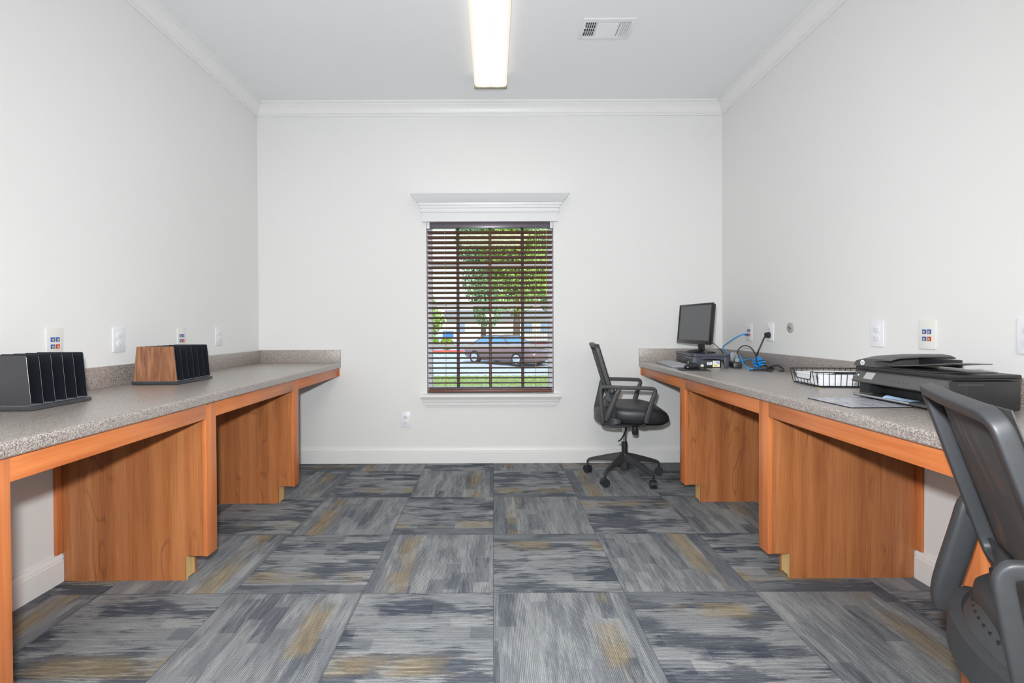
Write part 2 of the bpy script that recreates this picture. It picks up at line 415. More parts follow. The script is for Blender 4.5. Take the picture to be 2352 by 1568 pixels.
def m_mat():
    m = NT('printed_plastic_mat'); m.b.inputs['Roughness'].default_value = .25
    tc = m.n('ShaderNodeTexCoord'); s = m.n('ShaderNodeSeparateXYZ'); m.l(tc.outputs['Object'], s.inputs[0])
    n1 = m.noise(m.comb(m.math('MULTIPLY', s.outputs[0], 90), m.math('MULTIPLY', s.outputs[1], 14), 0), 1, 3, .6)
    n2 = m.noise(m.comb(m.math('MULTIPLY', s.outputs[0], 22), m.math('MULTIPLY', s.outputs[1], 22), 3), 1, 2)
    c = m.ramp(n1, [(.35, srgb(140, 145, 156)), (.6, srgb(196, 198, 208))])
    m.l(m.mix(m.ramp(n2, [(.62, (0, 0, 0, 1)), (.70, (1, 1, 1, 1))]), c, srgb(104, 112, 150)), m.b.inputs['Base Color']); return m.m
MATPRINT = m_mat()

# ------------------------------------------------------------------ room dimensions (metres)
YB, XL, XR, ZC, YF = 3.47, -1.744, 1.709, 2.667, -2.3
WX0, WX1, WZ0, WZ1 = -.492, .452, .520, 1.800      # window opening
TH = .14

# floor, ceiling, walls
o = MB().box((XL-TH, YF-TH, -.12), (XR+TH, YB+TH, 0)).build('floor', CARPET); struct(o)
o = MB().box((XL-TH, YF-TH, ZC), (XR+TH, YB+TH, ZC+.14)).build('ceiling', CEIL); struct(o)
o = MB().box((XL-TH, YF, 0), (XL, YB+TH, ZC)).build('wall_left', WALL); struct(o)
o = MB().box((XR, YF, 0), (XR+TH, YB+TH, ZC)).build('wall_right', WALL); struct(o)
o = MB().box((XL-TH, YF-TH, 0), (XR+TH, YF, ZC)).build('wall_front', WALL); struct(o)
w = MB()
w.box((XL, YB, 0), (WX0, YB+TH, ZC)).box((WX1, YB, 0), (XR, YB+TH, ZC))
w.box((WX0, YB, 0), (WX1, YB+TH, WZ0)).box((WX0, YB, WZ1), (WX1, YB+TH, ZC))
struct(w.build('wall_back', WALL))

# baseboards
BP = [(0, 0), (.016, 0), (.016, .086), (.012, .090), (.012, .092), (.016, .095), (.012, .106), (.008, .112), (0, .112)]
def run_base(name, wall, a, b):
    m = MB()
    if wall == 'L': m.prism([(XL+d, z) for d, z in BP], 'y', a, b)
    if wall == 'R': m.prism([(XR-d, z) for d, z in BP], 'y', a, b)
    if wall == 'B': m.prism([(YB-d, z) for d, z in BP], 'x', a, b)
    return m.build(name, TRIM, sharp=20)
struct(run_base('baseboard_back', 'B', XL, XR))
# each side baseboard is cut where the desk supports meet the wall
SUP = [(1.037, 1.107), (1.864, 1.931), (2.679, 2.750)]
SUPS = {'L': SUP, 'R': [(1.021, 1.091)] + SUP[1:]}
def side_base(name, wall):
    m = MB(); ys = [YF]
    for a, b in SUPS[wall]: ys += [a-.001, b+.001]
    ys.append(YB-.017)
    for i in range(0, len(ys), 2):
        X = (XL, 1) if wall == 'L' else (XR, -1)
        m.prism([(X[0]+X[1]*d, z) for d, z in BP], 'y', ys[i], ys[i+1])
    struct(m.build(name, TRIM, sharp=20))
side_base('baseboard_left', 'L'); side_base('baseboard_right', 'R')

# crown moulding, mitred at the corners
CP = [(0, -.092), (.008, -.092), (.010, -.084), (.014, -.082), (.014, -.076), (.019, -.074), (.021, -.066), (.028, -.05), (.040, -.034), (.053, -.024), (.053, -.018), (.058, -.016), (.067, -.012), (.067, 0), (0, 0)]
def crown(name, fn):
    m = MB(); m.loft([[fn(d, z, 0) for d, z in CP], [fn(d, z, 1) for d, z in CP]]); struct(m.build(name, TRIM, sharp=20))
crown('trim_1', lambda d, z, e: (XL+d if not e else XR-d, YB-d, ZC+z))
crown('trim_2', lambda d, z, e: (XL+d, YF if not e else YB-d, ZC+z))
crown('trim_3', lambda d, z, e: (XR-d, YF if not e else YB-d, ZC+z))

# window header cornice and sill apron (mouldings returning to the wall at both ends)
def returned(name, prof, xc, hw, mat):
    rings = []
    for d, z in prof: rings.append([(xc-hw-d, YB, z), (xc-hw-d, YB-d, z), (xc+hw+d, YB-d, z), (xc+hw+d, YB, z)])
    m = MB(); m.loft(rings); return struct(m.build(name, mat, sharp=15))
HX = -.018
returned('trim_4', [(.030, 1.792), (.030, 1.858), (.038, 1.860), (.038, 1.868), (.034, 1.870), (.036, 1.888), (.042, 1.890), (.044, 1.906), (.050, 1.908), (.054, 1.926), (.060, 1.928), (.070, 1.940), (.086, 1.956), (.098, 1.974), (.102, 1.976), (.102, 1.984)], HX, .472, WINTRIM)
returned('trim_5', [(.004, .418), (.014, .420), (.016, .430), (.022, .434), (.026, .456), (.032, .460), (.036, .474), (.050, .496), (.053, .499), (.053, .517), (.050, .519)], HX, .468, TRIM)

# window unit: frame, bars, glass
wn = bpy.data.objects.new('window_1', None); C.objects.link(wn); struct(wn); wn.location = (0, YB+.095, 0)
f = MB()
f.box((WX0, -.03, WZ0), (WX0+.03, .03, WZ1)).box((WX1-.03, -.03, WZ0), (WX1, .03, WZ1))
f.box((WX0+.03, -.03, WZ0), (WX1-.03, .03, WZ0+.035)).box((WX0+.03, -.03, WZ1-.03), (WX1-.03, .03, WZ1))
f.build('window_frame', MUNT_H, wn)
for x in (-.266, -.020, .227): MB().box((x-.011, -.012, WZ0+.035), (x+.011, .012, WZ1-.03)).build('vertical_bar', MUNT_V, wn)
for z in (.870, 1.184, 1.490): 
    m = MB(); xs = [WX0+.03, -.277, -.255, -.031, -.009, .216, .238, WX1-.03]
    for i in range(0, 8, 2): m.box((xs[i], -.010, z-.011), (xs[i+1], .010, z+.011))
    m.build('horizontal_bar', MUNT_H, wn)
MB().box((WX0+.03, .013, WZ0+.035), (WX1-.03, .017, WZ1-.03)).build('pane', GLASS, wn)

# ------------------------------------------------------------------ venetian blind
bl = thing('window_blind', 'dark brown horizontal slat blind half open in the only window', 'blind', (HX-.002, YB+.027, 1.795))
BW = .466
m = MB().box((-.448, -.026, -.044), (.448, .024, -.002), .003)
m.box((-.448, -.0275, -.030), (.448, -.026, -.026)).build('headrail', HEADRAIL, bl)
for sx in (-1, 1):
    MB().box((sx*.459-.011, -.027, -.048), (sx*.459+.011, .024, .0), .002).build('end_bracket', WINTRIM, bl)
m = MB(); T0 = R(17)
for i in range(32):
    z = 1.721 - .03755*i - 1.795
    q = Matrix.Rotation(-T0, 3, 'X')
    sec = [(-.0245, .0006), (-.012, .0022), (0, .0027), (.012, .0022), (.0245, .0006), (.0245, -.0016), (.012, 0), (0, .0005), (-.012, 0), (-.0245, -.0016)]
    pts = [q @ V((0, a, b)) for a, b in sec]
    m.prism([(p.y, p.z + z) for p in pts], 'x', -BW, BW)
m.build('slats', BLIND, bl, sharp=50)
MB().box((-BW+.002, -.024, -1.267), (BW-.004, .024, -1.249), .003).build('bottom_rail', BLIND, bl)
for x in (-.335, .0, .34):
    MB().cyl((x, -.0268, -.04), (x, -.0268, -1.255), .0011, seg=6).cyl((x, .0268, -.04), (x, .0268, -1.255), .0011, seg=6).build('ladder_cord', CORDTAN, bl)
MB().cyl((.418, -.031, -.046), (.419, -.031, -.52), .0011, seg=6).lathe([(.001, -.55), (.004, -.545), (.003, -.52), (.001, -.518)], (.419, -.031, 0), 10).build('pull_cord', CORDTAN, bl)

# ------------------------------------------------------------------ worktops
ZT, ZN = .752, .714
def worktop(side, label):
    s = -1 if side == 'L' else 1
    XW = XL if side == 'L' else XR
    XN = -1.134 if side == 'L' else 1.086
    root = thing('worktop', label, 'countertop', ((XN+XW)/2, 2.0, ZN))
    ox = root.location
    n = 6; pr = [(XN - s*0 + s*.0 , ZN)]
    # profile from nosing to wall, rounded front edge
    pr = [(XW, ZN), (XN+s*.004, ZN), (XN, ZN+.004)]
    for k in range(7):
        a = R(90*k/6); pr.append((XN + s*.012*(1-math.cos(a)), ZT-.012 + .012*math.sin(a)))
    pr.append((XW, ZT))
    Y0 = .55
    MB().prism([(x-ox.x, z-ox.z) for x, z in pr], 'y', Y0-ox.y, YB-ox.y).build('worktop_slab', LAM, root)
    a, b = sorted((XW, XW-s*.019))
    MB().box((a-ox.x, Y0-ox.y, ZT-ox.z), (b-ox.x, YB-.0195-ox.y, ZT+.094-ox.z), .002).build('side_splash', LAM, root)
    a, b = sorted((XW, XN))
    MB().box((a-ox.x, YB-.019-ox.y, ZT-ox.z), (b-ox.x, YB-ox.y, ZT+.096-ox.z), .002).build('end_splash', LAM, root)
    return root
worktop('L', 'brown speckled laminate countertop along the left wall under the two file sorters')
worktop('R', 'brown speckled laminate countertop along the right wall carrying the printer and monitor')

# support pillars under the worktops
def support(side, i, label):
    s = -1 if side == 'L' else 1
    XW = XL if side == 'L' else XR
    XF = -1.150 if side == 'L' else 1.105
    y0, y1 = SUPS[side][i]
    root = thing('desk_support', label, 'desk support', (XF, (y0+y1)/2, 0), 0, 'wooden supports under the countertops')
    D = abs(XW-XF); h = (y1-y0)/2; top = ZN-.001
    X = lambda d: s*d
    # stile with chamfered lower end
    MB().prism([(-h, .118), (-h, top), (h, top), (h, .100), (-h+.004, .096)] if False else [(-h, .097), (-h, top), (h, top), (h, .097)], 'x', X(0), X(.019), .0012).build('stile', WOOD_STILE, root)
    for yy in (-h, h-.012):
        pts = [(.0195, .099), (.0195, top), (D, top), (D, .1125), (D-.0165, .1125), (D-.0165, 0), (.088, 0), (.088, .099)]
        MB().prism([(X(a), z) for a, z in pts], 'y', yy, yy+.012).build('side_panel', PANEL, root)
    a, b = sorted((X(.089), X(.102)))
    MB().box((a, -h+.0125, .006), (b, h-.0125, .098)).build('toe_kick', WOOD_RAW, root)
    a, b = sorted((X(.0895), X(.0875)))
    MB().box((a, -h, .001), (b, -h+.012, .098)).build('edge_strip', WOOD_RAW, root)
    a, b = sorted((X(D), X(D-.012)))
    MB().box((a, -h-.026, .114), (b, -h-.0005, .652), .001).build('scribe_strip', WOOD_STILE, root)
    return root
for side, sn in (('L', 'left'), ('R', 'right')):
    support(side, 0, f'orange wooden support post under the {sn} countertop, nearest one, cut by the frame')
    support(side, 1, f'wood-panelled knee support, middle one under the {sn} countertop')
    support(side, 2, f'wood-panelled knee support under the {sn} countertop, farthest back towards the window wall')
# apron rails between the supports
def rail(side, y0, y1, label, cleat=False):
    s = -1 if side == 'L' else 1
    XF = -1.150 if side == 'L' else 1.105
    root = thing('apron_rail', label, 'apron rail', (XF, (y0+y1)/2, .650), 0, 'orange rails below the countertop edges')
    a, b = sorted((0, s*.019)); L = (y1-y0)/2
    MB().box((a, -L+.0005, .001), (b, L-.0005-(.012 if cleat else 0), ZN-.651), .001).build('board', WOOD_RAIL, root)
    if cleat:
        a, b = sorted((-s*.006, s*.019))
        MB().box((a, L-.0115, .001), (b, L, ZN-.651), .001).build('wall_cleat', WOOD_STILE, root)
for side, sn in (('L', 'left'), ('R', 'right')):
    rail(side, SUPS[side][0][1], SUP[1][0], f'long orange apron rail under the {sn} countertop, the bay nearest the viewer')
    rail(side, SUP[1][1], SUP[2][0], f'orange apron rail under the {sn} countertop between its middle and far supports')
    rail(side, SUP[2][1], YB, f'short orange apron rail under the {sn} countertop where it meets the window wall', True)

# ------------------------------------------------------------------ wall plates. Local frame: +x along wall (to the right when facing it), -y out of the wall
def plate_root(name, label, cat, wall, along, z, group):
    loc, rz = {'L': ((XL, along, z), R(90)), 'R': ((XR, along, z), R(-90)), 'B': ((along, YB, z), 0)}[wall]
    return thing(name, label, cat, loc, rz, group)
def outlet(wall, along, z, label, group='white duplex power outlets', slot=None):
    r = plate_root('power_outlet', label, 'power outlet', wall, along, z, group)
    MB().prism(rrect(.072, .116, .004), 'y', -.0005, -.006, .0018).build('cover_plate', WHITE_PL, r)
    for k in (-1, 1):
        m = MB(); pts = []
        for i in range(24):
            a = 2*math.pi*i/24; pts.append((.0172*math.cos(a), max(-.0135, min(.0135, .0172*math.sin(a))) + k*.0195))
        rec = m.prism(pts, 'y', -.006, -.0085, .0006).build('receptacle', WHITE_PL, r)
        m = MB().box((-.0075, -.0089, k*.0195-.002), (-.0055, -.0086, k*.0195+.007)).box((.0055, -.0089, k*.0195-.001), (.0075, -.0089+.0003, k*.0195+.006))
        m.cyl((0, -.0086, k*.0195-.007), (0, -.0089, k*.0195-.007), .0026, seg=12).build('slots', SLOT if wall == 'B' else PALESLOT, rec)
    MB().lathe([(.003, -.006), (.003, -.0068), (.002, -.0074)], (0, 0, 0), 12, 'y').build('screw', WHITE_PL, r)
    return r
def jackplate(wall, along, z, label, cols, group='data jack plates'):
    r = plate_root('data_outlet', label, 'data jack', wall, along, z, group)
    MB().prism(rrect(.072, .116, .004), 'y', -.0005, -.006, .0018).build('cover_plate', IVORY_PL, r)
    k = 0
    for zz in (.011, -.017):
        for xx in (-.0105, .0105):
            col = cols[k]; k += 1
            j = MB().box((xx-.008, -.0088, zz-.0085), (xx+.008, -.006, zz+.0085), .0008).build('jack', col, r)
            MB().box((xx-.005, -.0092, zz-.006), (xx+.005, -.0089, zz+.002)).box((xx-.0025, -.0092, zz+.002), (xx+.0025, -.0089, zz+.0045)).build('contact', BRASS, j)
    for zz in (.043, -.043):
        MB().lathe([(.0026, -.006), (.0026, -.0066), (.0018, -.0071)], (0, 0, zz), 12, 'y').build('screw', WHITE_PL, r)
    return r
B4 = [JACKBLUE]*3 + [JACKRED]
jackplate('L', 1.849, .962, 'ivory data plate with blue and red jacks above the black file sorter on the left', B4)
outlet('L', 2.168, .963, 'white power outlet on the left wall between the two file sorters')
jackplate('L', 2.602, .962, 'ivory data plate with blue and red jacks directly above the walnut-ended file sorter', B4)
outlet('L', 2.955, .962, 'white power outlet on the left wall nearest the window corner')
outlet('B', -.655, .325, 'white power outlet low on the window wall, left of the sill')
jackplate('R', 3.098, .972, 'ivory data plate with the blue network cable plugged in, right of the monitor', B4)
outlet('R', 2.865, .977, 'white power outlet with a black plug in it on the right wall')
outlet('R', 2.065, .978, 'white power outlet on the right wall above the wire paper tray')
jackplate('R', 1.825, .979, 'ivory data plate with blue and red jacks on the right wall above the printer', B4)
outlet('R', 1.478, .979, 'white outlet plate at the right frame edge, cut off by it')
cp = plate_root('blank_wall_cap', 'round grey cap on the right wall between two outlets', 'wall cap', 'R', 2.672, 1.003, None)
MB().lathe([(.029, -.0005), (.029, -.003), (.026, -.005), (.001, -.0055)], (0, 0, 0), 32, 'y').build('cap_disc', CAPGREY, cp)
MB().box((-.013, -.0068, -.0035), (.013, -.0056, .0005), rot=Matrix.Rotation(R(25), 3, 'Y')).build('slot_cover', SLOT, cp)

# ------------------------------------------------------------------ file sorters
def sorter(label, x0, y0, n, front_mat):
    root = thing('file_sorter', label, 'file sorter', (x0, y0, ZT), 0, 'step file sorters on the left countertop')
    L = .0415*(n-1); w = .102
    b = MB().prism([(-w-.004, .0015), (-w-.004, .016), (w-.002, .016), (w+.008, .0135), (w+.008, .0015)], 'y', -.012, L+.006, .0012)
    b.build('base_tray', GREY_METAL, root)
    MB().box((-w, -.008, .0161), (w-.003, L+.003, .0166)).build('tray_sheen', KEYGREY, root)  # pale sheet added: the tray's reflected sheen put into its colour
    for i in range(n):
        pts = [(-w+.002, .0169), (w-.002, .0169)]
        for cx, a0 in ((w-.022, 0), (-w+.022, 90)):
            for k in range(5):
                a = R(a0 + 90*k/4); pts.append((cx + .006*math.cos(a), .172 + .006*math.sin(a)))
        y = .0415*i
        MB().prism(pts, 'y', y-.0009, y+.0009, .0005, 1).build('divider', front_mat if (i == 0 and front_mat is not WALNUT) else BLACK_METAL, root)
        if i == 0 and front_mat is WALNUT:
            MB().prism(pts, 'y', y-.0075, y-.0010, .0008, 1).build('end_panel', WALNUT, root)['label'] = 'walnut veneer end panel'
    return root
sorter('black metal file sorter at the left frame edge, all its dividers black', -1.585, 1.497, 6, GREY_METAL)
sorter('black file sorter with a walnut wood end panel on the left countertop', -1.571, 2.170, 7, WALNUT)

# ------------------------------------------------------------------ monitor and what stands around it
def text_part(name, s, size, mat, parent, loc, rot, ext=.0004, shear=.25):
    cu = bpy.data.curves.new('txt', 'FONT'); cu.body = s; cu.size = size; cu.extrude = ext; cu.align_x = 'CENTER'; cu.align_y = 'CENTER'; cu.shear = shear
    t = bpy.data.objects.new('txt', cu); C.objects.link(t)
    bpy.context.view_layer.update()
    me = bpy.data.meshes.new_from_object(t.evaluated_get(bpy.context.evaluated_depsgraph_get()))
    bpy.data.objects.remove(t); bpy.data.curves.remove(cu)
    me.name = name; me.materials.clear(); me.materials.append(mat)
    o = bpy.data.objects.new(name, me); C.objects.link(o); o.parent = parent; o.location = loc; o.rotation_euler = rot; return o

ris = thing('monitor_riser', 'blue-grey plastic monitor stand with open shelf under the flat screen', 'monitor stand', (1.385, 3.105, ZT+.0006), R(-8))
# local: x front(-)/back(+), y left/right along the counter
RL, RW, RH = .215, .105, .085
m = MB()
m.prism(rrect(2*RW+.02, 2*RL, .03, 5), 'z', RH-.016, RH, .003)
m.build('top_shelf', RISER, ris)
for sy in (-1, 1):
    a, b = sorted((sy*RL, sy*(RL-.012)))
    m = MB()
    m.box((-RW, a, .0), (-RW+.045, b, RH-.0165), .003).box((RW-.026, a, .0), (RW, b, RH-.0165), .003)
    arch = [(-RW+.045, RH-.0165), (RW-.026, RH-.0165), (RW-.026, RH-.034)]
    for k in range(1, 9): arch.append((RW-.026 - (2*RW-.071)*k/9, RH-.034 + .007*math.sin(math.pi*k/9)))
    arch.append((-RW+.045, RH-.034))
    m.prism(arch, 'y', a, b); m.build('side_frame', RISER, ris)
m = MB().box((-RW+.004, -RL+.0125, .052), (-RW+.012, RL-.0125, RH-.0165)).box((-RW+.004, -RL+.0125, .0), (-RW+.012, -RL+.05, .052)).box((-RW+.004, RL-.05, .0), (-RW+.012, RL-.0125, .052))
m.build('front_fascia', RISER, ris)
dr = MB().box((-RW+.002, -RL+.052, .004), (-RW+.014, RL-.052, .050), .002).build('drawer_front', BLACK_PL, ris)
MB().box((-RW-.0005, -.16, .053), (-RW+.0035, -.02, .060), .001).build('disc_slot', KEYGREY, dr)
MB().lathe([(.005, -.001), (.005, .0035)], (-RW-.0015, -.10, .028), 16, 'x').build('drawer_button', WHITE_PL, dr)
bx = thing('mini_computer', 'black device with white and yellow stickers inside the monitor stand', 'computer', (1.365, 2.955, ZT+.001), R(-8))
MB().box((-.066, -.035, .001), (.070, .035, .050), .003).build('case', BLACK_PL, bx)
def sticker(x0, x1, z0, z1, bars):
    st = MB().box((x0, -.0356, z0), (x1, -.0351, z1)).build('sticker', PAPER, bx)
    for (a, b, c, d, mt, nm) in bars: MB().box((a, -.0361, c), (b, -.0357, d)).build(nm, mt, st)
sticker(-.064, -.036, .004, .020, [(-.063, -.037, .005, .009, YELLOW, 'yellow_band')])
sticker(-.016, .014, .017, .036, [(-.012, .004, .030, .0335, INKBLUE, 'print_line'), (-.013, .010, .021, .0225, KEYGREY, 'print_line')])
sticker(.018, .060, .004, .044, [(.036, .058, .034, .037, INKBLUE, 'print_line'), (.044, .058, .024, .027, INKBLUE, 'print_line'), (.024, .046, .008, .020, YELLOW, 'yellow_band')])

mon = thing('monitor', 'black flat screen monitor, switched off, on the stand in the right corner', 'monitor', (1.398, 3.128, ZT+.0868), R(7.3))
# local: screen faces -x
tilt = Matrix.Rotation(R(5), 3, 'Y'); PV = V((-.045, 0, .18))
W2, ZB, ZTP = .197, .056, .324
def mbox(lo, hi, bev=0): return MB().box(lo, hi, bev, rot=tilt, piv=PV)
m = MB()
m.box((-.055, -W2, ZB), (-.040, -W2+.013, ZTP), .002, rot=tilt, piv=PV).box((-.055, W2-.013, ZB), (-.040, W2, ZTP), .002, rot=tilt, piv=PV)
m.box((-.055, -W2+.012, ZTP-.012), (-.040, W2-.012, ZTP), .002, rot=tilt, piv=PV).box((-.055, -W2+.012, ZB), (-.040, W2-.012, ZB+.026), .002, rot=tilt, piv=PV)
m.build('bezel', BLACK_GLOSS, mon)
mbox((-.051, -W2+.0125, ZB+.0255), (-.045, W2-.0125, ZTP-.0115)).build('screen', SCREEN, mon)
MB().box((-.0395, -W2+.006, ZB+.006), (-.024, W2-.006, ZTP-.006), .006, rot=tilt, piv=PV).build('back_shell', BLACK_PL, mon)
lg = MB().lathe([(.0075, -.0003), (.0075, .0004)], (-.0634, .005, ZB+.013), 20, 'x').build('logo_badge', KEYGREY, mon)
text_part('logo_letters', 'hp', .010, BLACK_PL, lg, (-.0640, .005, ZB+.0135), (R(90), 0, R(-90)))
MB().sweep([(.006, 0, .008), (.002, 0, .05), (-.014, 0, .10)], rrect(.055, .022, .006), up=(1, 0, 0)).build('neck', BLACK_GLOSS, mon)
m = MB(); rings = []
for k, (q, z) in enumerate([(1, .0008), (1, .006), (.93, .011), (.55, .016), (.3, .022)]):
    rings.append([(.0 + .075*q*math.cos(2*math.pi*i/40), .118*q*math.sin(2*math.pi*i/40), z) for i in range(40)])
m.loft(rings).build('stand_base', BLACK_GLOSS, mon)

kb = thing('keyboard', 'silver-grey keyboard lying in front of the monitor stand', 'keyboard', (1.190, 3.110, ZT), R(-5))
MB().prism([(-.052, .001), (-.052, .010), (.044, .022), (.046, .020), (.046, .001)], 'y', -.19, .19, .003).build('keyboard_body', KEYGREY, kb)
m = MB()
for r_ in range(5):
    for c_ in range(16):
        x = -.040 + .0185*r_; y = -.168 + .0224*c_
        z = .010 + (x+.052)*.122 + .001
        m.box((x-.0078, y-.0095, z-.001), (x+.0078, y+.0095, z+.003), .0012, 1, rot=Matrix.Rotation(R(-7), 3, 'Y'))
m.build('keys', plain('key_grey', (.36, .37, .39, 1), .45), kb)
mp = thing('mouse_pad', 'thin black mouse pad beneath the mouse', 'mouse pad', (1.205, 2.805, ZT), R(-14))
MB().prism(rrect(.17, .19, .012), 'z', .0004, .003, .0006, 1).build('pad', CORD, mp)
mo = thing('computer_mouse', 'black computer mouse on the mouse pad', 'computer mouse', (1.215, 2.845, ZT+.003), R(25))
rings = []
for q, z in ((.9, .0006), (1, .006), (1, .014), (.86, .024), (.6, .031), (.25, .034)):
    rings.append([(.055*q*math.cos(2*math.pi*i/28)*(1), .031*q*math.sin(2*math.pi*i/28), z) for i in range(28)])
MB().loft(rings).build('mouse_body', BLACK_GLOSS, mo)
MB().lathe([(.006, -.003), (.008, -.002), (.008, .002), (.006, .003)], (-.025, 0, .027), 16, 'y').build('scroll_wheel', DKGREY, mo)

# power strip, adapter, cables
psd = V((1.600-1.512, 3.19-2.875, 0)); pa = math.atan2(psd.y, psd.x)
ps = thing('power_strip', 'black power strip on the countertop behind the monitor stand', 'power strip', (1.556, 3.03, ZT), pa)
MB().box((-.16, -.024, .0006), (.16, .024, .034), .004).build('strip_body', BLACK_PL, ps)
for k in range(5):
    MB().box((-.135+.05*k, -.015, .0345), (-.107+.05*k, .015, .0355), .001).build('socket', DKGREY, ps)
ad = thing('power_adapter', 'grey plug-in adapter standing on the power strip', 'power adapter', (1.548, 3.0, ZT+.036), pa)
MB().box((-.017, -.019, .0005), (.017, .019, .058), .004).build('adapter_body', ADAPT, ad)
a2 = thing('cord_plug', 'dark grey cord plug at the near end of the power strip', 'plug', (1.517, 2.893, ZT+.036), pa)
MB().box((-.015, -.013, .0005), (.015, .013, .026), .004).cyl((0, 0, .024), (0, 0, .05), .008, .005).build('plug_body', ADAPT, a2)

ec = thing('network_cable', 'bright blue network cable, coiled up beside the power strip', 'cable', (1.60, 2.90, ZT))
def rel(root, pts): return [V(p) - root.location for p in pts]
p = spline([(1.6935, 3.103, .958), (1.668, 3.12, .956), (1.645, 3.17, .930), (1.628, 3.25, .888), (1.622, 3.285, .862), (1.622, 3.24, .840), (1.610, 3.15, .812), (1.600, 3.08, .795), (1.606, 3.02, .790), (1.632, 2.97, .800), (1.628, 2.93, .806), (1.62, 2.90, .800)], 8)
MB().tube(rel(ec, p), .0033).build('cable_run', CABLEBLUE, ec)
MB().box((1.681, 3.1005, .950), (1.699, 3.1145, .962), .002).build('cable_plug', JACKBLUE, ec).location = -ec.location
m = MB(); rnd = random.Random(4)
for k in range(11):
    a = R(-20 + rnd.uniform(-14, 14)); cx, cy = 1.622+rnd.uniform(-.008, .008), 2.845+rnd.uniform(-.006, .006); z0 = ZT+.006+.0052*k
    L_, W_ = rnd.uniform(.062, .080), rnd.uniform(.014, .030); loop = []
    for i in range(8):
        t = 2*math.pi*i/8; x, y = W_*math.cos(t), L_*math.sin(t)
        pinch = .35+.65*abs(math.sin(t))
        loop.append((cx + x*pinch*math.cos(a) - y*math.sin(a), cy + x*pinch*math.sin(a) + y*math.cos(a), z0 + .009*abs(math.sin(t)) + rnd.uniform(0, .004)))
    m.tube(rel(ec, spline(loop, 5, True)), .0033, True, 8)
m.tube(rel(ec, spline([(1.585, 3.0, .80), (1.565, 2.96, .822), (1.56, 2.93, .815), (1.552, 2.88, .775), (1.556, 2.83, .757), (1.58, 2.79, .757), (1.61, 2.80, .760)], 8)), .0033)
m.build('cable_coil', CABLEBLUE, ec)
bc = thing('power_cable', 'black power cable running from the wall plug down to tangled loops', 'cable', (1.62, 2.85, ZT))
m = MB().cyl((1.7005, 2.865, .9575), (1.683, 2.865, .9575), .019, .017).box((1.676, 2.851, .9435), (1.684, 2.879, .9715), .004)
for v_ in m.bm.verts: v_.co -= bc.location
m.build('wall_plug', CORD, bc)
p = spline([(1.680, 2.868, .955), (1.674, 2.876, .936), (1.666, 2.885, .905), (1.650, 2.898, .85), (1.660, 2.93, .815), (1.675, 2.925, .785), (1.681, 2.86, .765), (1.676, 2.78, .7585), (1.60, 2.72, .7585), (1.55, 2.70, .7585), (1.528, 2.72, .7585), (1.545, 2.745, .7585), (1.585, 2.715, .7585), (1.60, 2.675, .7585), (1.585, 2.645, .7585), (1.568, 2.672, .7585), (1.60, 2.715, .7685), (1.655, 2.715, .785), (1.668, 2.685, .772), (1.655, 2.65, .7585), (1.63, 2.655, .7585)], 8)
MB().tube(rel(bc, p), .0042).build('cord', CORD, bc)
b2 = thing('adapter_cable', 'thin black cable arching up from the plug on the power strip', 'cable', (1.56, 2.87, ZT))
p = spline([(1.517, 2.893, .838), (1.523, 2.885, .868), (1.540, 2.86, .892), (1.556, 2.815, .886), (1.562, 2.775, .852), (1.556, 2.74, .80), (1.54, 2.70, .768), (1.515, 2.685, .7565), (1.495, 2.71, .757)], 8)
MB().tube(rel(b2, p), .0033).build('cord', CORD, b2)
mc = thing('monitor_cable', 'thin dark cable hanging from the monitor to the power strip', 'cable', (1.5, 3.1, ZT))
p = spline([(1.405, 3.04, .925), (1.47, 3.09, .895), (1.53, 3.16, .868), (1.59, 3.24, .845), (1.615, 3.25, .81), (1.612, 3.225, .80), (1.612, 3.20, .790)], 8)
MB().tube(rel(mc, p), .0024).build('cable_run', CORD, mc)

# ------------------------------------------------------------------ wire paper tray with paper
tr = thing('wire_paper_tray', 'black wire letter tray on the right countertop behind the printer', 'paper tray', (1.524, 2.055, ZT), R(-6))
HXT, HYT, HZT = .135, .098, .066
def wire(pts, r=.0016, closed=False, n=1): return pts, r, closed
m = MB()
top = [(-HXT-.012, -HYT-.008, HZT), (HXT+.012, -HYT-.008, HZT), (HXT+.012, HYT+.008, HZT), (-HXT-.012, HYT+.008, HZT)]
front = [(-HXT-.012, HYT+.008, HZT), (-HXT-.011, .072, HZT-.001), (-HXT-.008, .062, HZT-.028), (-HXT-.006, .052, HZT-.038), (-HXT-.006, -.045, HZT-.038), (-HXT-.008, -.056, HZT-.028), (-HXT-.011, -.064, HZT-.001), (-HXT-.012, -HYT-.008, HZT)]
m.tube([top[0], top[1], top[2], top[3]] + front[1:-1], .0021, True, 8)
m.build('rim', BLACK_METAL, tr)
m = MB().tube([(-HXT, -HYT, .004), (HXT, -HYT, .004), (HXT, HYT, .004), (-HXT, HYT, .004)], .0021, True, 8)
for i in range(13):
    x = -HXT + 2*HXT*i/12
    for sy in (-1, 1): m.tube([(x*1.06, sy*(HYT+.008), HZT), (x, sy*HYT, .004)], .0013, seg=6)
    m.tube([(x, -HYT, .004), (x, HYT, .004)], .0013, seg=6)
for i in range(9):
    y = -HYT + 2*HYT*i/8
    m.tube([(HXT+.012, y*1.06, HZT), (HXT, y, .004)], .0013, seg=6)
    zt = HZT-.038 if -.05 < y < .055 else HZT
    m.tube([(-HXT-.012 if zt == HZT else -HXT-.006, y*1.06, zt), (-HXT, y, .004)], .0013, seg=6)
m.build('wire_sides', BLACK_METAL, tr)
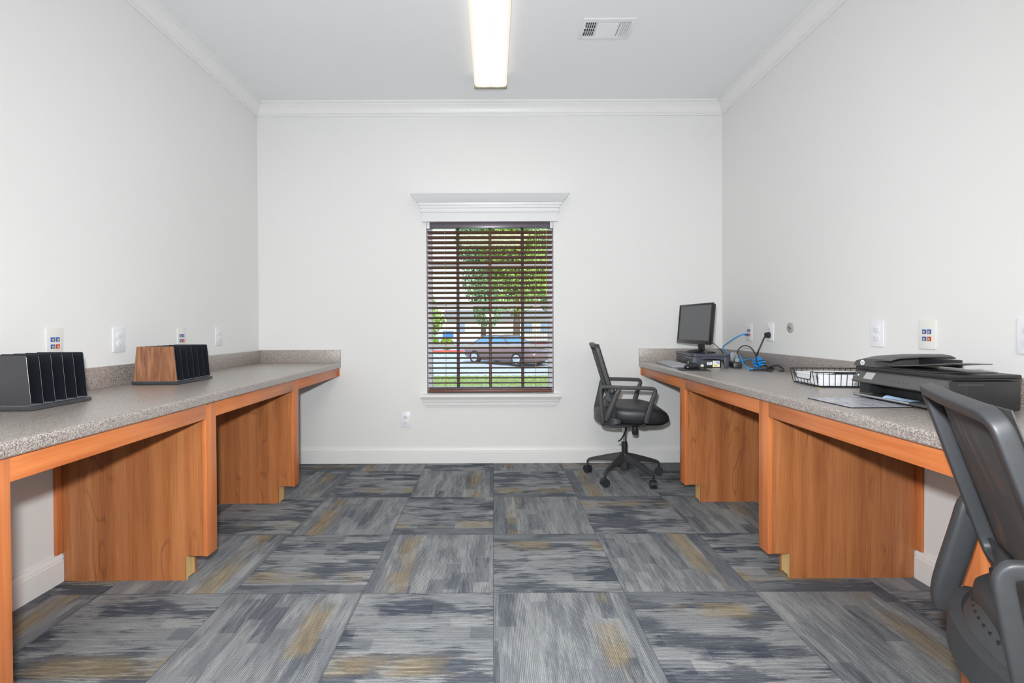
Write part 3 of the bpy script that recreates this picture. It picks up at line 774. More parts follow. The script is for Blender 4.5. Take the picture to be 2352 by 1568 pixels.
for sx in (-1, 1):
    for sy in (-1, 1): MB().box((sx*HXT-.006, sy*HYT-.006, .0003), (sx*HXT+.006, sy*HYT+.006, .0018), .0005, 1).build('foot', plain('felt_foot', srgb(196, 192, 90), .8), tr)
pp = thing('paper_stack', 'uneven stack of white paper in the wire tray', 'paper', (1.524, 2.055, ZT+.0065), R(-6))
rnd = random.Random(2)
m = MB()
for k in range(8):
    z = .0005 + .0058*k; dx, dy = rnd.uniform(-.004, .004), rnd.uniform(-.003, .003)
    m.box((-.126+dx, -.090+dy, z), (.126+dx, .090+dy, z+.0056), .0006, 1, rot=Matrix.Rotation(R(rnd.uniform(-.5, .5)), 3, 'Z'))
m.build('sheets', PAPER, pp)
G = []
for i in range(7):
    x = -.10+.19*i/6; G.append([(x, -.085+.17*j/5, .0478 + .012*math.sin(math.pi*i/6)*(1-j/6)) for j in range(6)])
MB().sheet(G, .0008).build('top_sheet', PAPER, pp)

# desk mat
dm = thing('desk_mat', 'thin grey printed mat with dark edge lying at the countertop edge before the printer', 'desk mat', (1.243, 1.585, ZT), R(1))
MB().prism(rrect(.205, .205, .006), 'z', .0004, .003, .0006, 1).build('mat_base', CORD, dm)
MB().prism(rrect(.201, .201, .006), 'z', .0031, .0037).build('printed_face', MATPRINT, dm)

# ------------------------------------------------------------------ printer (local x: depth towards the wall, y: away from the viewer)
pr = thing('printer', 'dark grey all-in-one printer with document feeder on the right countertop', 'printer', (1.360, 1.40, ZT))
PW, PD = .350, .232       # along y, along x
m = MB()
m.prism([(.018, .003), (PD, .003), (PD, .094), (.018, .094)], 'y', 0, PW, .004)
m.bm.free(); m = MB()
# body as shell pieces so that the output slot is a real hollow
m.box((.075, 0, .003), (PD, PW, .094), .004)
m.box((.020, PW-.045, .003), (.0755, PW, .094), .003).box((.020, 0, .003), (.0755, .040, .094), .003)
m.box((.030, .0395, .062), (.0755, PW-.0445, .094)).box((.020, .0395, .003), (.0755, PW-.0445, .010))
m.build('body', BLACK_PL, pr)
cpnl = MB().prism([(-.012, .060), (-.010, .056), (.022, .048), (.030, .048), (.030, .096), (.020, .099), (.014, .098)], 'y', .004, PW-.002, .0015).build('control_panel', PRN_GREY, pr)
n0 = V((-.013, 0, .0575)); n1 = V((.0137, 0, .0985)); dv = (n1-n0)
def onpanel(y0, y1, t0, t1, name, mat, lift=.0006):
    nn = V((-dv.z, 0, dv.x)).normalized()
    rings = []
    for h in (0, lift):
        rings.append([n0+dv*t0+nn*h+V((0, y0, 0)), n0+dv*t1+nn*h+V((0, y0, 0)), n0+dv*t1+nn*h+V((0, y1, 0)), n0+dv*t0+nn*h+V((0, y1, 0))])
    return MB().loft(rings).build(name, mat, cpnl)
onpanel(.262, .302, .30, .86, 'touch_screen', plain('lcd_panel', (.42, .43, .42, 1), .3))
onpanel(.328, .334, .48, .62, 'power_button', WHITE_PL)
for y in (.12, .135, .15, .165, .18): onpanel(y, y+.006, .30, .42, 'key_mark', DKGREY)
# scanner lid
m = MB().box((.012, .0, .0965), (PD, PW, .101), .001).box((.006, -.002, .1015), (PD+.002, PW+.002, .1135), .004)
m.build('scanner_lid', BLACK_PL, pr)
# document feeder hump on the far half
hump = []
for y, z in [(PW+.004, .114), (PW+.004, .122), (PW-.004, .136), (PW-.030, .152), (PW-.070, .160), (PW-.120, .163), (PW-.150, .160), (PW-.152, .153), (PW-.110, .150), (PW-.085, .140), (PW-.095, .114)]: hump.append((y, z))
r0 = [(.004, y, z if z < .13 else .13+(z-.13)*.45) for y, z in hump]
r1 = [(.040, y, z if z < .13 else .13+(z-.13)*.85) for y, z in hump]
r2 = [(.120, y, z) for y, z in hump]; r3 = [(PD-.02, y, z) for y, z in hump]; r4 = [(PD, y, z if z < .13 else .13+(z-.13)*.75) for y, z in hump]
fd = MB().loft([r0, r1, r2, r3, r4]).build('feeder_cover', PRN_GREY, pr)
bd = MB().lathe([(.0095, -.0008), (.0095, .0006)], (0, 0, 0), 24, 'z').build('logo_badge', WHITE_PL, pr)
bd.location = (.0035, PW-.035, .1275); bd.rotation_euler = (0, R(-84), 0)
text_part('logo_letters', 'hp', .014, ADAPT, bd, (0, 0, .0008), (0, 0, R(-90)), .0003)
# feeder input tray, sloping up to the near side
G = [[(.030+.020*j, PW-.095-.20*i/8 , .121 + .020*(i/8)**1.3 + (0.0)) for j in range(8)] for i in range(9)]
MB().sheet(G, .004).build('feeder_tray', PRN_GREY, pr)
G = [[(.060+.016*j*(1-.05*i), PW-.285-.085*i/4, .143+.004*i/4) for j in range(6)] for i in range(5)]
MB().sheet(G, .0022).build('tray_extension', PRN_GREY, pr)
MB().box((.155, PW-.240, .124), (.167, PW-.095, .150), .002).build('paper_guide', BLACK_PL, pr)
MB().box((.018, .045, .1142), (PD-.02, PW-.12, .1165), .001).build('lid_recess', DKGREY, pr)
# output tray
m = MB().box((-.022, .030, .0095), (.074, PW-.040, .014), .001).box((-.026, .032, .008), (-.0205, PW-.030, .017), .001)
m.build('output_tray', DKGREY, pr)
MB().box((-.0275, .09, .0115), (-.0262, PW-.034, .0165)).build('tray_lip', KEYGREY, pr)
MB().box((-.012, PW-.075, .0145), (.012, PW-.045, .020), .002).build('paper_stop', PRN_GREY, pr)
MB().box((.040, -.0012, .080), (.120, .0005, .086)).build('side_slot', SLOT, pr)
# slip of paper lying in the output tray
sl = thing('paper_slip', 'small pale blue paper slip in the printer output tray', 'paper', (1.357, 1.56, ZT+.0145), R(15))
G = [[(-.018+.045*i/5, -.05+.085*j/5, .0015+.008*math.sin(i*.6)*(j/5)) for j in range(6)] for i in range(6)]
MB().sheet(G, .0006).build('slip', PALEBLUE, sl)

# ------------------------------------------------------------------ task chair (local +x forward, +y left, z up; origin under the gas lift)
def make_chair(label):
    root = thing('task_chair', label, 'office chair', (0, 0, 0), 0, 'black mesh-back task chairs')
    hub = MB().lathe([(.018, .052), (.026, .056), (.031, .09), (.031, .14), (.026, .165), (.022, .168)], seg=28).build('base_hub', CHAIR_PL, root)
    MB().lathe([(.019, .1685), (.0195, .24), (.016, .243)], seg=24).build('lift_sleeve', BLACK_PL, root)
    MB().lathe([(.0115, .2435), (.0115, .352)], seg=24).build('gas_lift', CHROME, root)
    for k in range(5):
        a = R(17.5 + 72*k); d = V((math.cos(a), math.sin(a), 0)); s = V((-d.y, d.x, 0))
        rings = []
        for t, zc, hh, ww in ((.024, .138, .028, .020), (.07, .132, .024, .017), (.15, .116, .017, .014), (.225, .099, .011, .012), (.246, .090, .010, .011), (.256, .078, .008, .010)):
            rings.append([tuple(d*t + s*(ww*q) + V((0, 0, zc + hh*w_))) for q, w_ in ((-1, -.8), (-.75, .75), (-.4, 1), (.4, 1), (.75, .75), (1, -.8), (.5, -1), (-.5, -1))])
        MB().loft(rings).build('base_leg', CHAIR_PL, root, sharp=40)
        c = d*.250; ax = (s*math.cos(.6) + d*math.sin(.6)).normalized()
        cs = MB().cyl(c+V((0, 0, .048)), c+V((0, 0, .078)), .006)
        hood = []
        fr = ax.cross(V((0, 0, 1))).normalized()
        for off in (-.0055, .0055):
            ring = []
            for i in range(10):
                an = R(-20 + 220*i/9); ring.append(tuple(c + ax*off + fr*(.023*math.cos(an)) + V((0, 0, .029 + .023*math.sin(an)))))
            hood.append(ring)
        cs.loft(hood)
        cst = cs.build('caster', BLACK_PL, root)
        for off in (-1, 1):
            q = c + V((0, 0, .0275)) + ax*(off*.0125)
            MB().cyl(q - ax*.0065, q + ax*.0065, .0268, seg=28).build('wheel', BLACK_PL, cst)
    # mechanism
    MB().box((-.07, -.055, .3525), (.10, .055, .392), .008).build('mechanism', BLACK_PL, root)
    MB().lathe([(.016, .0), (.020, .006), (.019, .045), (.016, .056)], (.063, -.035, .298), 20).build('tension_knob', BLACK_PL, root)
    MB().tube(spline([(.0, -.05, .362), (-.005, -.11, .352), (-.022, -.16, .330), (-.048, -.185, .298), (-.066, -.19, .288)], 6), .0052).build('height_lever', BLACK_PL, root)
    # seat
    N = 48; rings = []
    def outline(k, x0, x1, hw):
        out = []
        for i in range(N):
            t = 2*math.pi*i/N; c_, s_ = math.cos(t), math.sin(t)
            e = .58
            x = (abs(c_)**e)*math.copysign(1, c_); y = (abs(s_)**e)*math.copysign(1, s_)
            xx = (x0+x1)/2 + (x1-x0)/2*x*k; yy = hw*k*y*(1 - .06*max(0, -x))
            out.append((xx, yy))
        return out
    def zoff(x): return .012 - .042*max(0, (x-.09)/.17)**2 + .012*max(0, (-.02-x)/.1)
    for k, z in ((.90, .400), (.97, .408), (1.0, .430), (1.0, .452), (.985, .470), (.94, .482), (.80, .489), (.5, .489), (.2, .488)):
        w_ = min(1, max(0, (z-.40)/.06))
        rings.append([(x, y, z + w_*zoff(x)) for x, y in outline(k, -.155, .268, .228)])
    MB().loft(rings).build('seat', SEATFAB, root, sharp=60)
    m = MB(); rings = []
    for k, z in ((.55, .393), (.95, .394), (.965, .399), (.60, .4)):
        rings.append([(x, y, z) for x, y in outline(k, -.16, .255, .225)])
    m.loft(rings).build('seat_pan', CHAIR_PL, root)
    # curved rear shell around the back of the seat
    path = []
    for i in range(21):
        t = R(-100 + 200*i/20); path.append((-.075 - .115*math.cos(t), .222*math.sin(t)/math.sin(R(100))*1.0, .415))
    
    tp = [min(1, .35+.65*min(i, 20-i)/4) for i in range(21)]
    MB().sweep(path, [(-.010, -.020), (.010, -.020), (.015, -.004), (.018, .036), (.012, .042), (-.006, .038)], up=(0, 0, 1), scales=tp).build('rear_shell', CHAIR_PL, root)
    # perforated plate rising from the shell
    def bx(z): return -.100 - .30*(z-.60)
    G = []
    for i in range(7):
        z = .445 + .125*i/6; row = []
        for j in range(11):
            y = -.232 + .464*j/10; xr = -.185+.080*(y/.21)**2; xb = bx(z) - .012
            t = i/6; row.append((xr*(1-t) + xb*t - .0, y*(1-.17*t), z))
        G.append(row)
    pl = MB().sheet(G, .006).build('lumbar_plate', CHAIR_PL, root)
    m = MB()
    for rr in range(3):
        for j in range(12):
            y = -.135 + .27*j/11; i = 1.3 + 1.2*rr; t = i/6; z = .445+.125*t
            xr = -.185+.080*(y/.21)**2; xb = bx(z)-.012; x = xr*(1-t)+xb*t
            m.cyl((x-.0036, y, z), (x+.0036, y, z), .0045, seg=10)
    m.build('vent_holes', plain('hole_black', (.006, .006, .006, 1), .9), pl)
    # back frame loop
    def bp(y, z, d=0):
        bow = .016*(1-(y/.20)**2)*min(1, max(0, (z-.5)/.3))
        return V((bx(z) - bow - d, y, z))
    loop = []
    for y, z in ((-.172, .545), (0, .535), (.172, .545)): loop.append((y, z))
    for k in range(1, 4): a = R(-90+30*k); loop.append((.172+.028*math.cos(a), .573+.028*math.sin(a)))
    for z in (.66, .76, .84): loop.append((.201, z))
    for k in range(0, 5): a = R(22.5*k); loop.append((.172+.029*math.cos(a), .868+.022*math.sin(a)))
    for y in (.09, 0, -.09): loop.append((y, .893))
    for k in range(0, 5): a = R(90+22.5*k); loop.append((-.172+.029*math.cos(a), .868+.022*math.sin(a)))
    for z in (.84, .76, .66): loop.append((-.201, z))
    for k in range(1, 4): a = R(180+30*k-10); loop.append((-.172+.028*math.cos(a), .573+.028*math.sin(a)))
    path = [bp(y, z, .012) for y, z in loop]
    bf = MB().sweep(path, rrect(.023, .026, .005, 3), closed=True, up=(1, 0, .3))
    # 'up' points out of the back plane, so side/up swap is handled by using a square-ish section
    bf.build('back_frame', CHAIR_PL, root, subsurf=1)
    G = [[bp(-.208+.416*j/16, .545+.357*i/16, -.0035) for j in range(17)] for i in range(17)]
    MB().sheet(G, .0022).build('back_mesh', MESHFAB, root)
    for sy in (-1, 1):
        Y = sy*.250
        if sy < 0:      # right side: upright rear post
            pts = [(-.166, .395), (-.172, .45), (-.178, .56), (-.181, .615)]
            for k in range(1, 5): a = R(180-22.5*k); pts.append((-.159+.022*math.cos(a), .618+.022*math.sin(a)))
            sc = [.95, .9, .85, .82] + [.80]*4
        else:           # left side: post sweeping back under the seat
            pts = [(-.158, .362), (-.163, .40), (-.150, .46), (-.130, .545), (-.122, .588)]
            for k in range(1, 5): a = R(170-20*k); pts.append((-.095+.028*math.cos(a), .606+.028*math.sin(a)))
            sc = [1.2, 1.5, 1.55, 1.55, 1.5] + [1.3, 1.2, 1.1, 1.0]
        pts += [(-.03, .634), (.05, .634), (.125, .632)]
        for k in range(1, 5): a = R(90-25*k); pts.append((.130+.020*math.cos(a), .612+.020*math.sin(a)))
        pts += [(.130, .56), (.108, .48), (.088, .405)]
        sc = sc[:-2] + [.95, .85] + [.78]*3 + [.78]*4 + [.9, 1.05, 1.25]
        ar = MB().sweep([(x, Y, z) for x, z in pts], rrect(.030, .024, .007, 3), up=(0, 1, 0), scales=sc)
        if sy < 0:
            ar.sweep([(-.060, Y, .632), (-.082, Y, .600), (-.098, Y, .555), (-.135, Y, .46), (-.155, Y, .42)], rrect(.030, .030, .007, 3), up=(0, 1, 0))
        ar.sweep([(-.100, sy*.206, .612), (-.110, sy*.228, .615), (-.115, Y, .616)], rrect(.034, .040, .006, 3), up=(0, 0, 1))
        ar.sweep([(-.170, Y, .402), (-.12, sy*.243, .392), (-.03, sy*.22, .390), (.02, sy*.19, .389)], rrect(.030, .014, .005, 3), up=(0, 0, 1))
        ar.sweep([(.088, Y, .410), (.082, sy*.235, .398), (.07, sy*.20, .394)], rrect(.034, .012, .004, 3), up=(0, 0, 1))
        ar.build('armrest', CHAIR_PL, root, sharp=60, subsurf=1)
    return root
ch = make_chair('black mesh-back office chair standing by the window wall, seen in full from the side')
ch.location = (.880, 3.118, 0); ch.rotation_euler = (0, 0, R(-7.5))
c2 = copy_tree(ch)
c2['label'] = 'black mesh-back office chair close up in the lower right corner, cut off by the frame'
for part in c2.children:          # this chair leans back a little further, its right arm set back
    if part.name.startswith(('back_frame', 'back_mesh')): part.location.z -= .011
    if part.name.startswith('armrest') and part.data.vertices[0].co.y < 0: part.location = (.042, 0, .056); part.rotation_euler = (0, -.11, 0)
c2.location = (1.032, .760, 0); c2.rotation_euler = (0, 0, R(-32))

# ------------------------------------------------------------------ ceiling lamp and vent
def fixture(y0, y1, label):
    r = thing('ceiling_lamp', label, 'ceiling light', (-.008, (y0+y1)/2, ZC), 0, 'fluorescent ceiling fixtures')
    L = (y1-y0)/2
    MB().box((-.095, -L+.02, -.016), (.095, L-.02, -.0005), .002).build('housing', VENTW, r)
    pro = [(-.107, -.0165), (-.108, -.05)] ; pro2 = []
    for k in range(7): a = R(180+90*k/6); pro2.append((-.086+.020*math.cos(a), -.063+.020*math.sin(a)))
    for k in range(7): a = R(270+90*k/6); pro2.append((.086+.020*math.cos(a), -.063+.020*math.sin(a)))
    m = MB().prism([(-.104, -.0165)] + pro2 + [(.104, -.0165)], 'y', -L+.0205, L-.0205)
    m.bm.faces.ensure_lookup_table()
    for f_ in m.bm.faces:
        c = f_.calc_center_median()
        f_.material_index = 1 if (abs(c.x) > .094 or c.z > -.05) else 0
    m.build('lens', [LAMP, LAMPSIDE], r)
    for a, b in ((-L, -L+.02), (L-.02, L)):
        MB().box((-.107, a, -.0885), (.107, b, -.0005), .004).build('end_cap', BEIGE, r)
fixture(1.855, 3.085, 'long fluorescent ceiling light glowing white above the aisle')
fx2 = None

vt = thing('air_vent', 'white rectangular air vent in the ceiling right of the light', 'air vent', (.6375, 2.603, ZC))
a_, b_ = .143, .092
m = MB()
m.box((-a_, -b_, -.006), (-.122, b_, -.0005), .001).box((.122, -b_, -.006), (a_, b_, -.0005), .001)
m.box((-.122, -b_, -.006), (.122, -.060, -.0005), .001).box((-.122, .060, -.006), (.122, b_, -.0005), .001)
m.box((-.062, -.060, -.006), (-.055, .060, -.0005)).box((.055, -.060, -.006), (.062, .060, -.0005))
m.build('frame', VENTW, vt)
MB().box((-.122, -.060, -.0012), (.122, .060, -.0004)).build('duct_backing', SLOT, vt)
m = MB()
for k in range(5):
    m.box((-.115+.0115*k, -.0598, -.0074), (-.1085+.0115*k, .0598, -.0066), rot=Matrix.Rotation(R(-38), 3, 'Y'))
    m.box((.066+.0115*k-.001, -.0598, -.0074), (.0775+.0115*k, .0598, -.0066), rot=Matrix.Rotation(R(42), 3, 'Y'))
for k in range(3): m.box((-.121, -.040+.03*k, -.0045), (-.063, -.037+.03*k, -.0035))
for k in range(9):
    m.box((-.0548, -.058+.0135*k, -.0062), (.0548, -.045+.0135*k, -.0054), rot=Matrix.Rotation(R(-22), 3, 'X'))
m.build('louvers', VENTW, vt)
for sx in (-1, 1): MB().lathe([(.0035, -.0062), (.0030, -.0078), (.001, -.0082)], (sx*.132, 0, 0), 12).build('screw', WHITE_PL, vt)
MB().box((-.126, -.030, -.016), (-.120, -.026, -.0066), .001).build('damper_lever', VENTW, vt)

# ------------------------------------------------------------------ outdoors beyond the window
GZ = -.85
def m_ground(name, c0, c1, sc):
    m = NT(name); m.b.inputs['Roughness'].default_value = .9
    g = m.n('ShaderNodeNewGeometry'); nz = m.noise(g.outputs['Position'], sc, 4, .65)
    m.l(m.ramp(nz, [(.3, c0), (.7, c1)]), m.b.inputs['Base Color']); return m.m
GRASS = m_ground('lawn_grass', srgb(112, 132, 70), srgb(168, 180, 104), 6)
ROAD = m_ground('concrete_road', srgb(176, 178, 184), srgb(196, 198, 204), 2)
REDC = m_ground('red_curb_paint', srgb(226, 84, 78), srgb(238, 104, 94), 3)
LEAF = m_ground('tree_leaves', srgb(110, 150, 70), srgb(196, 214, 104), 1.4)
LEAF2 = m_ground('tree_leaves_blue_green', srgb(112, 150, 112), srgb(178, 206, 146), 1.2)
HEDGE = m_ground('hedge_leaves', srgb(110, 150, 48), srgb(170, 200, 70), 2)
BARK = m_ground('tree_bark', srgb(84, 72, 62), srgb(120, 104, 90), 8)
STUCCO = m_ground('beige_stucco', srgb(216, 204, 188), srgb(226, 216, 202), 2)
ROOF = m_ground('grey_shingles', srgb(130, 128, 130), srgb(150, 148, 148), 3)
o = MB().box((-60, 3.8, GZ-.3), (60, 110, GZ-.02)).build('road', ROAD); o['kind'] = 'structure'
m = MB().box((-20, 4.0, GZ-.0195), (20, 17.6, GZ+.0))
rnd = random.Random(9)
t = bmesh.new()
for k in range(9000):
    x, y = rnd.uniform(-8.5, 8), rnd.uniform(12.5, 17.5); h = rnd.uniform(.03, .09); a = rnd.uniform(0, 6.28); w_ = .012
    dx, dy = math.cos(a)*w_, math.sin(a)*w_; lx, ly = rnd.uniform(-.03, .03), rnd.uniform(-.03, .03)
    t.faces.new([t.verts.new((x-dx, y-dy, GZ)), t.verts.new((x+dx, y+dy, GZ)), t.verts.new((x+lx, y+ly, GZ+h))])
m._merge(t)
tag(m.build('lawn', GRASS), 'short green grass outside below the window sill', 'grass', kind='stuff')
def curb(x0, x1, y, label):
    r = thing('red_curb', label, 'curb', ((x0+x1)/2, y, GZ-.02), 0, 'red painted curbs across the road')
    h = (x1-x0)/2
    MB().box((-h, -.12, .0005), (h, .12, .20), .02).build('curb_face', REDC, r)
curb(-6.2, -2.1, 33, 'red painted curb stretch outside left of the parked car')
curb(2.6, 6.0, 46, 'red painted curb stretch outside behind the front of the parked car')

def leaf_cloud(m, c, rad, n, size, rnd):
    t = bmesh.new()
    for k in range(n):
        while True:
            p = V((rnd.uniform(-1, 1), rnd.uniform(-1, 1), rnd.uniform(-1, 1)))
            if .35 < p.length < 1: break
        p = V(c) + V((p.x*rad[0], p.y*rad[1], p.z*rad[2]))
        a = V((rnd.gauss(0, 1), rnd.gauss(0, 1), rnd.gauss(0, 1))).normalized(); b = a.orthogonal().normalized()
        s = size*rnd.uniform(.6, 1.3)
        q = [p+a*s, p+b*s*.55, p-a*s, p-b*s*.55]
        t.faces.new([t.verts.new(x) for x in q])
    m._merge(t)
def tree(x, y, h, spread, label, mat, n=2600, size=.16, low=.35, seed=1):
    rnd = random.Random(seed)
    r = thing('tree', label, 'tree', (x, y, GZ-.02), 0, 'trees beyond the parking lane')
    m = MB().tube([(0, 0, .001), (.05, 0, h*.25), (-.04, .05, h*.5), (.03, 0, h*.8)], [h*.022, h*.018, h*.013, h*.005], seg=10)
    for k in range(6):
        a = k*1.05; z0 = h*(.32+.07*k); m.tube([(0, 0, z0), (math.cos(a)*spread*.35, math.sin(a)*spread*.35, z0+h*.12), (math.cos(a)*spread*.7, math.sin(a)*spread*.7, z0+h*.18)], [h*.009, h*.006, h*.003], seg=6)
    m.build('trunk', BARK, r)
    m = MB()
    for k in range(9):
        a = rnd.uniform(0, 6.28); q = rnd.uniform(0, .6)
        leaf_cloud(m, (math.cos(a)*spread*q, math.sin(a)*spread*q, h*(low + (1-low)*rnd.uniform(.12, .88))), (spread*.55, spread*.55, h*.2), n//9, size, rnd)
    m.build('crown', mat, r)
tree(1.5, 30.5, 11.5, 2.9, 'broad leafy tree outside filling the upper middle of the window', LEAF, 22000, .12, .20, 1)
tree(6.2, 38.5, 11.5, 3.0, 'leafy tree outside at the right edge of the window view', LEAF2, 16000, .13, .18, 2)
tree(-1.0, 46, 13, 2.8, 'more distant blue-green tree seen left of the broad tree', LEAF2, 9000, .17, .18, 3)
tree(-5.4, 40, 4.6, 1.5, 'small pale green tree at the left edge of the window view', LEAF, 1800, .16, .3, 5)
def bush(x, y, w_, h, label):
    r = thing('hedge_bush', label, 'bush', (x, y, GZ-.02), 0, 'clipped bushes by the road')
    rnd = random.Random(int(x*10)); m = MB(); leaf_cloud(m, (0, 0, h*.52), (w_, w_*.6, h*.48), 1500, .09, rnd); m.build('foliage', HEDGE, r)
    MB().cyl((0, 0, .001), (0, 0, h*.5), .05, .03, 10).build('stem', BARK, r)
bush(-4.95, 37.5, .56, 1.15, 'bright green clipped bush outside at the far left of the window view')
bush(-3.72, 37.2, .52, 1.0, 'bright green clipped bush outside, second from the left window edge')

hb = thing('house', 'pale beige house far outside behind the parked car', 'building', (1.0, 62, GZ-.02))
MB().box((-7, -2.5, .001), (8, 2.5, 2.9)).build('walls', STUCCO, hb)
MB().prism([(-3, 2.901), (3, 2.901), (0, 4.1)], 'x', -7.4, 8.4).build('roof', ROOF, hb)
for x in (-5.2, 3.4, 5.6): 
    MB().box((x-.55, -2.54, 1.0), (x+.55, -2.505, 2.2)).build('house_window', plain('house_window_glass', srgb(150, 168, 188), .2), hb)
fc = thing('picket_fence', 'thin dark metal picket fence outside at the right of the window view', 'fence', (5.0, 50, GZ-.02))
m = MB()
for k in range(40): m.box((-2+.12*k-.012, -.01, .05), (-2+.12*k+.012, .01, 2.0))
m.build('pickets', SLOT, fc)
MB().box((-2.1, -.02, .25), (2.9, -.011, .30)).box((-2.1, -.02, 1.75), (2.9, -.011, 1.80)).build('fence_rails', SLOT, fc)
sg = thing('blue_sign', 'small blue sign panel outside left of the parked car', 'sign', (-4.35, 45, GZ-.02))
MB().cyl((0, 0, .001), (0, 0, .7), .04, seg=10).build('sign_post', DKGREY, sg)
MB().box((-.55, -.03, .701), (.5, .03, 1.45), .01).build('sign_panel', plain('blue_sign_paint', srgb(64, 130, 206), .4), sg)

# parked sedan: local +x towards its nose
CARP = NT('plum_car_paint'); CARP.b.inputs['Base Color'].default_value = srgb(128, 100, 104); CARP.b.inputs['Roughness'].default_value = .25; CARP.b.inputs['Coat Weight'].default_value = .8; CARP.b.inputs['Metallic'].default_value = .3
CARP = CARP.m
CARGL = plain('car_window_glass', srgb(96, 150, 196), .08, 0, spec=.8)  # blue of the reflected sky put into the glass colour
TYRE = plain('tyre_rubber', (.03, .03, .032, 1), .8); RIM = plain('alloy_rim', (.62, .63, .66, 1), .25, .7)
car = thing('parked_sedan', 'plum-coloured sedan with alloy wheels parked outside the window', 'car', (.70, 23.4, GZ-.02), R(-43))
def station(x, hw, z0, z1, crown=.03):
    return [(x, -hw*.86, z0), (x, -hw, z0+.14), (x, -hw, z0+(z1-z0)*.62), (x, -hw*.93, z1-.04), (x, -hw*.82, z1), (x, 0, z1+crown), (x, hw*.82, z1), (x, hw*.93, z1-.04), (x, hw, z0+(z1-z0)*.62), (x, hw, z0+.14), (x, hw*.86, z0)]
st = [station(-2.36, .62, .42, .86), station(-2.28, .80, .30, .98), station(-1.9, .88, .22, 1.03), station(-1.2, .91, .20, 1.0), station(-.2, .92, .19, .96), station(.9, .92, .19, .94), station(1.5, .90, .20, .88), station(2.0, .85, .22, .78), station(2.28, .74, .26, .66), station(2.38, .55, .34, .58)]
body = MB().loft(st)
body.build('body', CARP, car, sharp=50)
def gh(x, hw, z): return (x, hw, z)
lower = [(-1.75, .80, .98), (-1.2, .84, .985), (-.2, .86, .955), (.95, .84, .925)]
roof = [(-1.05, .62, 1.38), (-.75, .66, 1.435), (-.1, .67, 1.445), (.25, .64, 1.40)]
rings = [[(x, -w_, z) for x, w_, z in lower] + [(x, w_, z) for x, w_, z in lower[::-1]], [(x, -w_, z) for x, w_, z in roof] + [(x, w_, z) for x, w_, z in roof[::-1]]]
MB().loft(rings).build('cabin_glass', CARGL, car)
rr = [[(x*1.02, y*1.03, z-.012) for x, y, z in rings[1]], [(x, y*1.02, z+.02) for x, y, z in rings[1]], [(x*.9, y*.8, z+.035) for x, y, z in rings[1]]]
MB().loft(rr).build('roof_panel', CARP, car)
for sy in (-1, 1):
    for a, b in (((-1.75, .80, .98), (-1.05, .62, 1.38)), ((.95, .84, .925), (.25, .64, 1.40)), ((-.35, .862, .96), (-.35, .668, 1.44))):
        MB().tube([(a[0], sy*a[1], a[2]), (b[0], sy*b[1], b[2])], .035, seg=8).build('pillar', CARP, car)
    for x in (-1.42, 1.38):
        wh = MB().lathe([(.20, -.11), (.315, -.11), (.335, -.09), (.335, .09), (.315, .11), (.20, .11)], (x, sy*.84, .336), 36, 'y').build('wheel', TYRE, car)
        m = MB().lathe([(.205, -.02), (.225, .0), (.225, .02), (.205, .03)], (x, sy*.94, .336), 36, 'y')
        for k in range(10):
            an = 2*math.pi*k/10; dx, dz = math.cos(an), math.sin(an)
            m.tube([(x+dx*.04, sy*.955, .336+dz*.04), (x+dx*.215, sy*.955, .336+dz*.215)], [.026, .016], seg=6)
        m.lathe([(.055, .0), (.05, .03)], (x, sy*.945, .336), 16, 'y').build('rim', RIM, wh)
    MB().box((1.98, sy*.62-.14, .60), (2.27, sy*.62+.14, .70), .04).build('headlight', RIM, car)
    MB().box((.62, sy*.93-.07, .94), (.78, sy*.93+.07, 1.05), .03).build('side_mirror', CARP, car)

# ------------------------------------------------------------------ lights, world, camera
def light(name, typ, loc, energy, col=(1, 1, 1), **kw):
    d = bpy.data.lights.new(name, typ); d.energy = energy; d.color = col
    for k, v in kw.items(): setattr(d, k, v)
    o = bpy.data.objects.new(name, d); C.objects.link(o); o.location = loc; return o
fl = light('camera_flash', 'SPOT', (-.05, .0, 1.185), 232, (.925, .965, 1), spot_size=R(165), spot_blend=1.0, shadow_soft_size=.035)
fl.rotation_euler = (R(84), 0, 0)
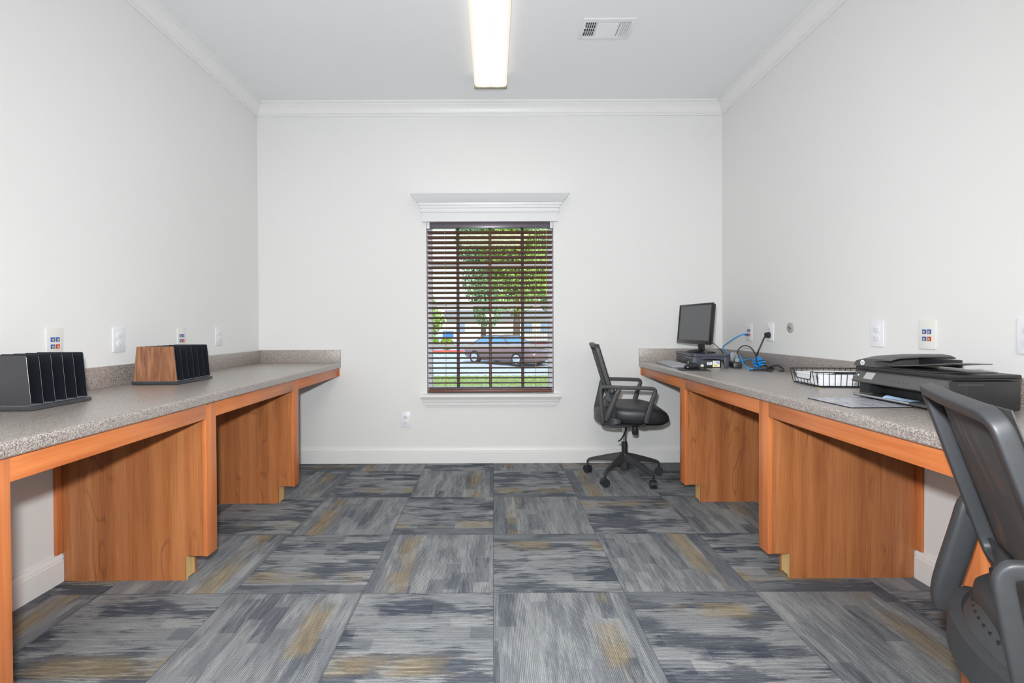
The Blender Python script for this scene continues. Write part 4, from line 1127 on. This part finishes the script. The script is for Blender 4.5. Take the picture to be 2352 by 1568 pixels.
# unseen fill light added behind the viewpoint to even out the room
rear = light('rear_fill_light', 'AREA', (0, -1.2, ZC-.1), 56, (1, .93, .84), shape='RECTANGLE', size=1.2, size_y=1.2)
sun = light('sun', 'SUN', (0, -5, 20), 4.2, (1, .96, .9), angle=R(.5)); sun.rotation_euler = (R(42), R(12), 0)

wd = bpy.data.worlds.new('sky'); bpy.context.scene.world = wd; wd.use_nodes = True
nt = wd.node_tree; bg = nt.nodes['Background']
tc = nt.nodes.new('ShaderNodeTexCoord'); sx = nt.nodes.new('ShaderNodeSeparateXYZ'); nt.links.new(tc.outputs['Generated'], sx.inputs[0])
rp = nt.nodes.new('ShaderNodeValToRGB'); nt.links.new(sx.outputs[2], rp.inputs[0])
rp.color_ramp.elements[0].color = (.95, .97, 1, 1); rp.color_ramp.elements[1].color = (.42, .62, 1, 1); rp.color_ramp.elements[1].position = .8
nt.links.new(rp.outputs[0], bg.inputs[0]); bg.inputs[1].default_value = 1.7

cam_d = bpy.data.cameras.new('camera'); cam = bpy.data.objects.new('camera', cam_d); C.objects.link(cam)
cam_d.sensor_width = 36; cam_d.lens = 36*1069.5/2352; cam_d.clip_start = .02; cam_d.clip_end = 300
cam_d.shift_x = (1176-1133.3)/2352; cam_d.shift_y = (760.9-784)/2352
cp_, sp_, cr_, sr_ = math.cos(.0109), math.sin(.0109), math.cos(.0041), math.sin(.0041)
Rx = Matrix(((1, 0, 0), (0, cp_, -sp_), (0, sp_, cp_))); Rz = Matrix(((cr_, sr_, 0), (-sr_, cr_, 0), (0, 0, 1)))
Bm = Matrix(((1, 0, 0), (0, 0, -1), (0, 1, 0)))
Mc = Rz @ Rx @ Bm                     # world -> (right, down, forward)
right, down, fwd = V(Mc[0]), V(Mc[1]), V(Mc[2])
rot = Matrix((right, -down, -fwd)).transposed()
cam.matrix_world = Matrix.Translation((.0037, 0, 1.0178)) @ rot.to_4x4()
sc = bpy.context.scene; sc.camera = cam
sc.view_settings.view_transform = 'Standard'; sc.view_settings.look = 'None'; sc.view_settings.gamma = 1; sc.view_settings.exposure = 0
sc.view_settings.use_curve_mapping = False
